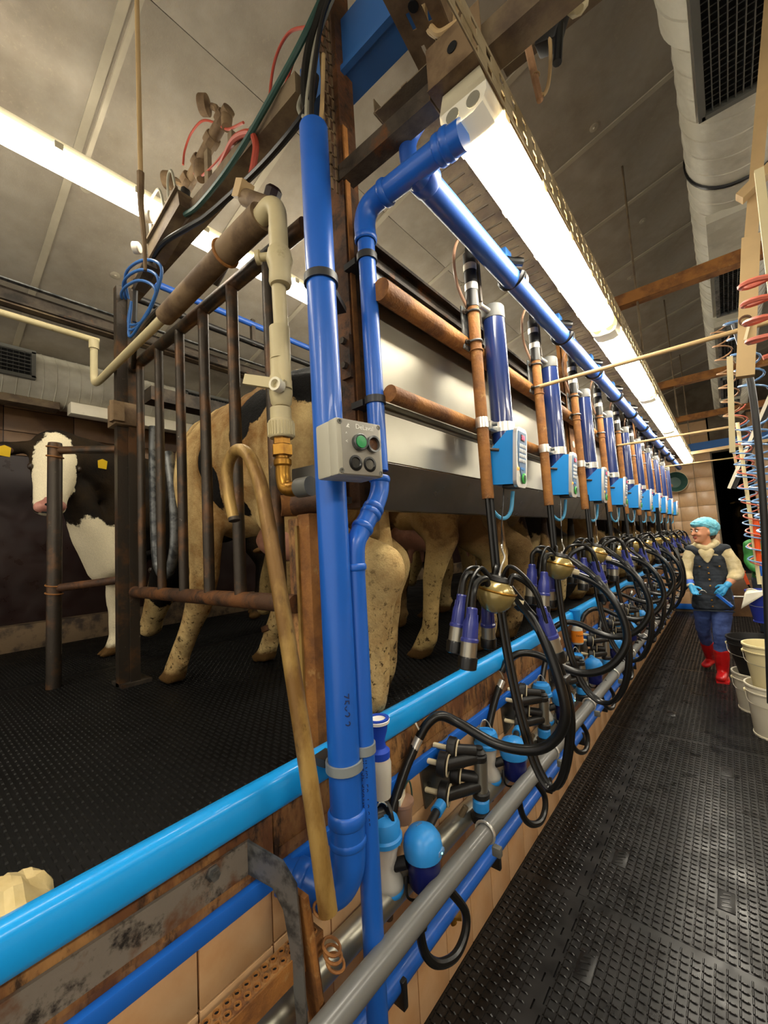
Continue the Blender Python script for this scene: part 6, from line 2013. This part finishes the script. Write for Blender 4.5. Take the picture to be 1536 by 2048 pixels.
net = blob('hair_net', [[tuple(HR @ Vector((0, -.02, .082))) + (.084, .078, .046), tuple(HR @ Vector((0, .035, .08))) + (.104, .104, .078), tuple(HR @ Vector((0, .09, .045))) + (.092, .092, .08)],
                        [tuple(HR @ Vector((0, .06, .0))) + (.086, .086, .06), tuple(HR @ Vector((0, .10, -.01))) + (.06, .06, .05)]], .007, 3, 'net_blue', t,
           disp=lambda p: .006 * mnoise.noise(p * 38) + .003 * mnoise.noise(p * 80))
pts = [tuple(HR @ Vector((.090 * math.cos(a), .024 + .108 * math.sin(a), .050 - .05 * (math.sin(a) - .1)))) for a in [i * math.pi / 10 for i in range(21)]]
M().tube(pts, .006, 8, 2).build('elastic_band', 'net_blue', net)
blob('hair', [[tuple(HR @ Vector((-.07, .0, .02))) + (.014, .03, .03), tuple(HR @ Vector((-.072, .03, -.02))) + (.012, .03, .03)], [tuple(HR @ Vector((0, .085, -.045))) + (.055, .03, .03), tuple(HR @ Vector((0, .08, -.07))) + (.045, .025, .02)]], .006, 3, 'hair', t)
t2 = thing('wiping_tool', 'blue handled tool with black strap held in both gloved hands of the worker', 'tool', (-.12, 5.38, .8))
M().bar((-.155, 5.372, .905), (-.045, 5.35, .79), .034, .022).build('handle', 'pvc_blue', t2)
M().bar((-.15, 5.375, .90), (-.30, 5.36, .915), .03, .012).build('strap', 'black_plastic', t2)
M().tube([(-.30, 5.36, .915), (-.28, 5.355, .945), (-.25, 5.355, .94), (-.235, 5.36, .92)], .004, 6).build('buckle', 'chrome', t2)

t = thing('person', 'person in a green coat and pale blue hair net half hidden behind the coiled hoses', 'person', (.33, 7.0, 0))
hc, HR = head_parts(t, (.385, 6.98, 1.53), math.radians(30), 1.0)
blob('body', hc + [[(.375, 7.0, 1.46, .055, .055, .05), (.36, 7.02, 1.38, .06, .06, .05)], [(.34, 7.02, 1.3, .15, .1, .1), (.34, 7.02, .95, .14, .1, .1)],
                   [(.25, 7.0, .9, .09, .09, .09), (.24, 7.0, .1, .05, .05, .05)], [(.43, 7.0, .9, .09, .09, .09), (.44, 7.0, .1, .05, .05, .05)]] + hand_chains((.27, 6.78, 1.0), (-.3, -.8, -.3), (.7, -.2, .3), .6, 1), .009, 4, 'skin', t)
blob('coat', [[(.19, 7.0, 1.33, .075, .08, .07), (.17, 6.97, 1.12, .066, .066, .07), (.20, 6.86, 1.04, .056, .056, .05), (.26, 6.80, 1.01, .045, .045, .045)], [(.50, 7.03, 1.33, .075, .08, .07), (.54, 6.97, 1.12, .066, .066, .07), (.48, 6.85, 1.04, .055, .055, .05)],
              [(.34, 7.02, 1.36, .17, .095, .06), (.34, 7.02, 1.2, .17, .125, .1), (.34, 7.01, 1.0, .175, .13, .1), (.34, 7.0, .93, .18, .14, .08)]], .010, 4, 'green_coat', t, disp=dspl)
blob('trousers', [[(.25, 7.0, .88, .10, .10, .1), (.245, 6.98, .5, .075, .075, .07), (.24, 7.0, .25, .065, .065, .05)], [(.43, 7.0, .88, .10, .10, .1), (.435, 6.98, .5, .075, .075, .07), (.44, 7.0, .25, .065, .065, .05)]], .010, 4, 'vest', t)
for x in (.24, .44):
    blob('boot', [[(x, 7.0, .25, .068, .068, .03), (x, 7.0, .1, .06, .065, .05)], [(x, 6.99, .06, .05, .06, .045), (x - .01, 6.88, .045, .05, .055, .036)]], .010, 3, 'black_rubber', t)
blob('hair_net', [[tuple(HR @ Vector((0, -.03, .075))) + (.08, .08, .05), tuple(HR @ Vector((0, .04, .065))) + (.094, .094, .075)]], .008, 3, 'net_blue', t, disp=lambda p: .006 * mnoise.noise(p * 38))
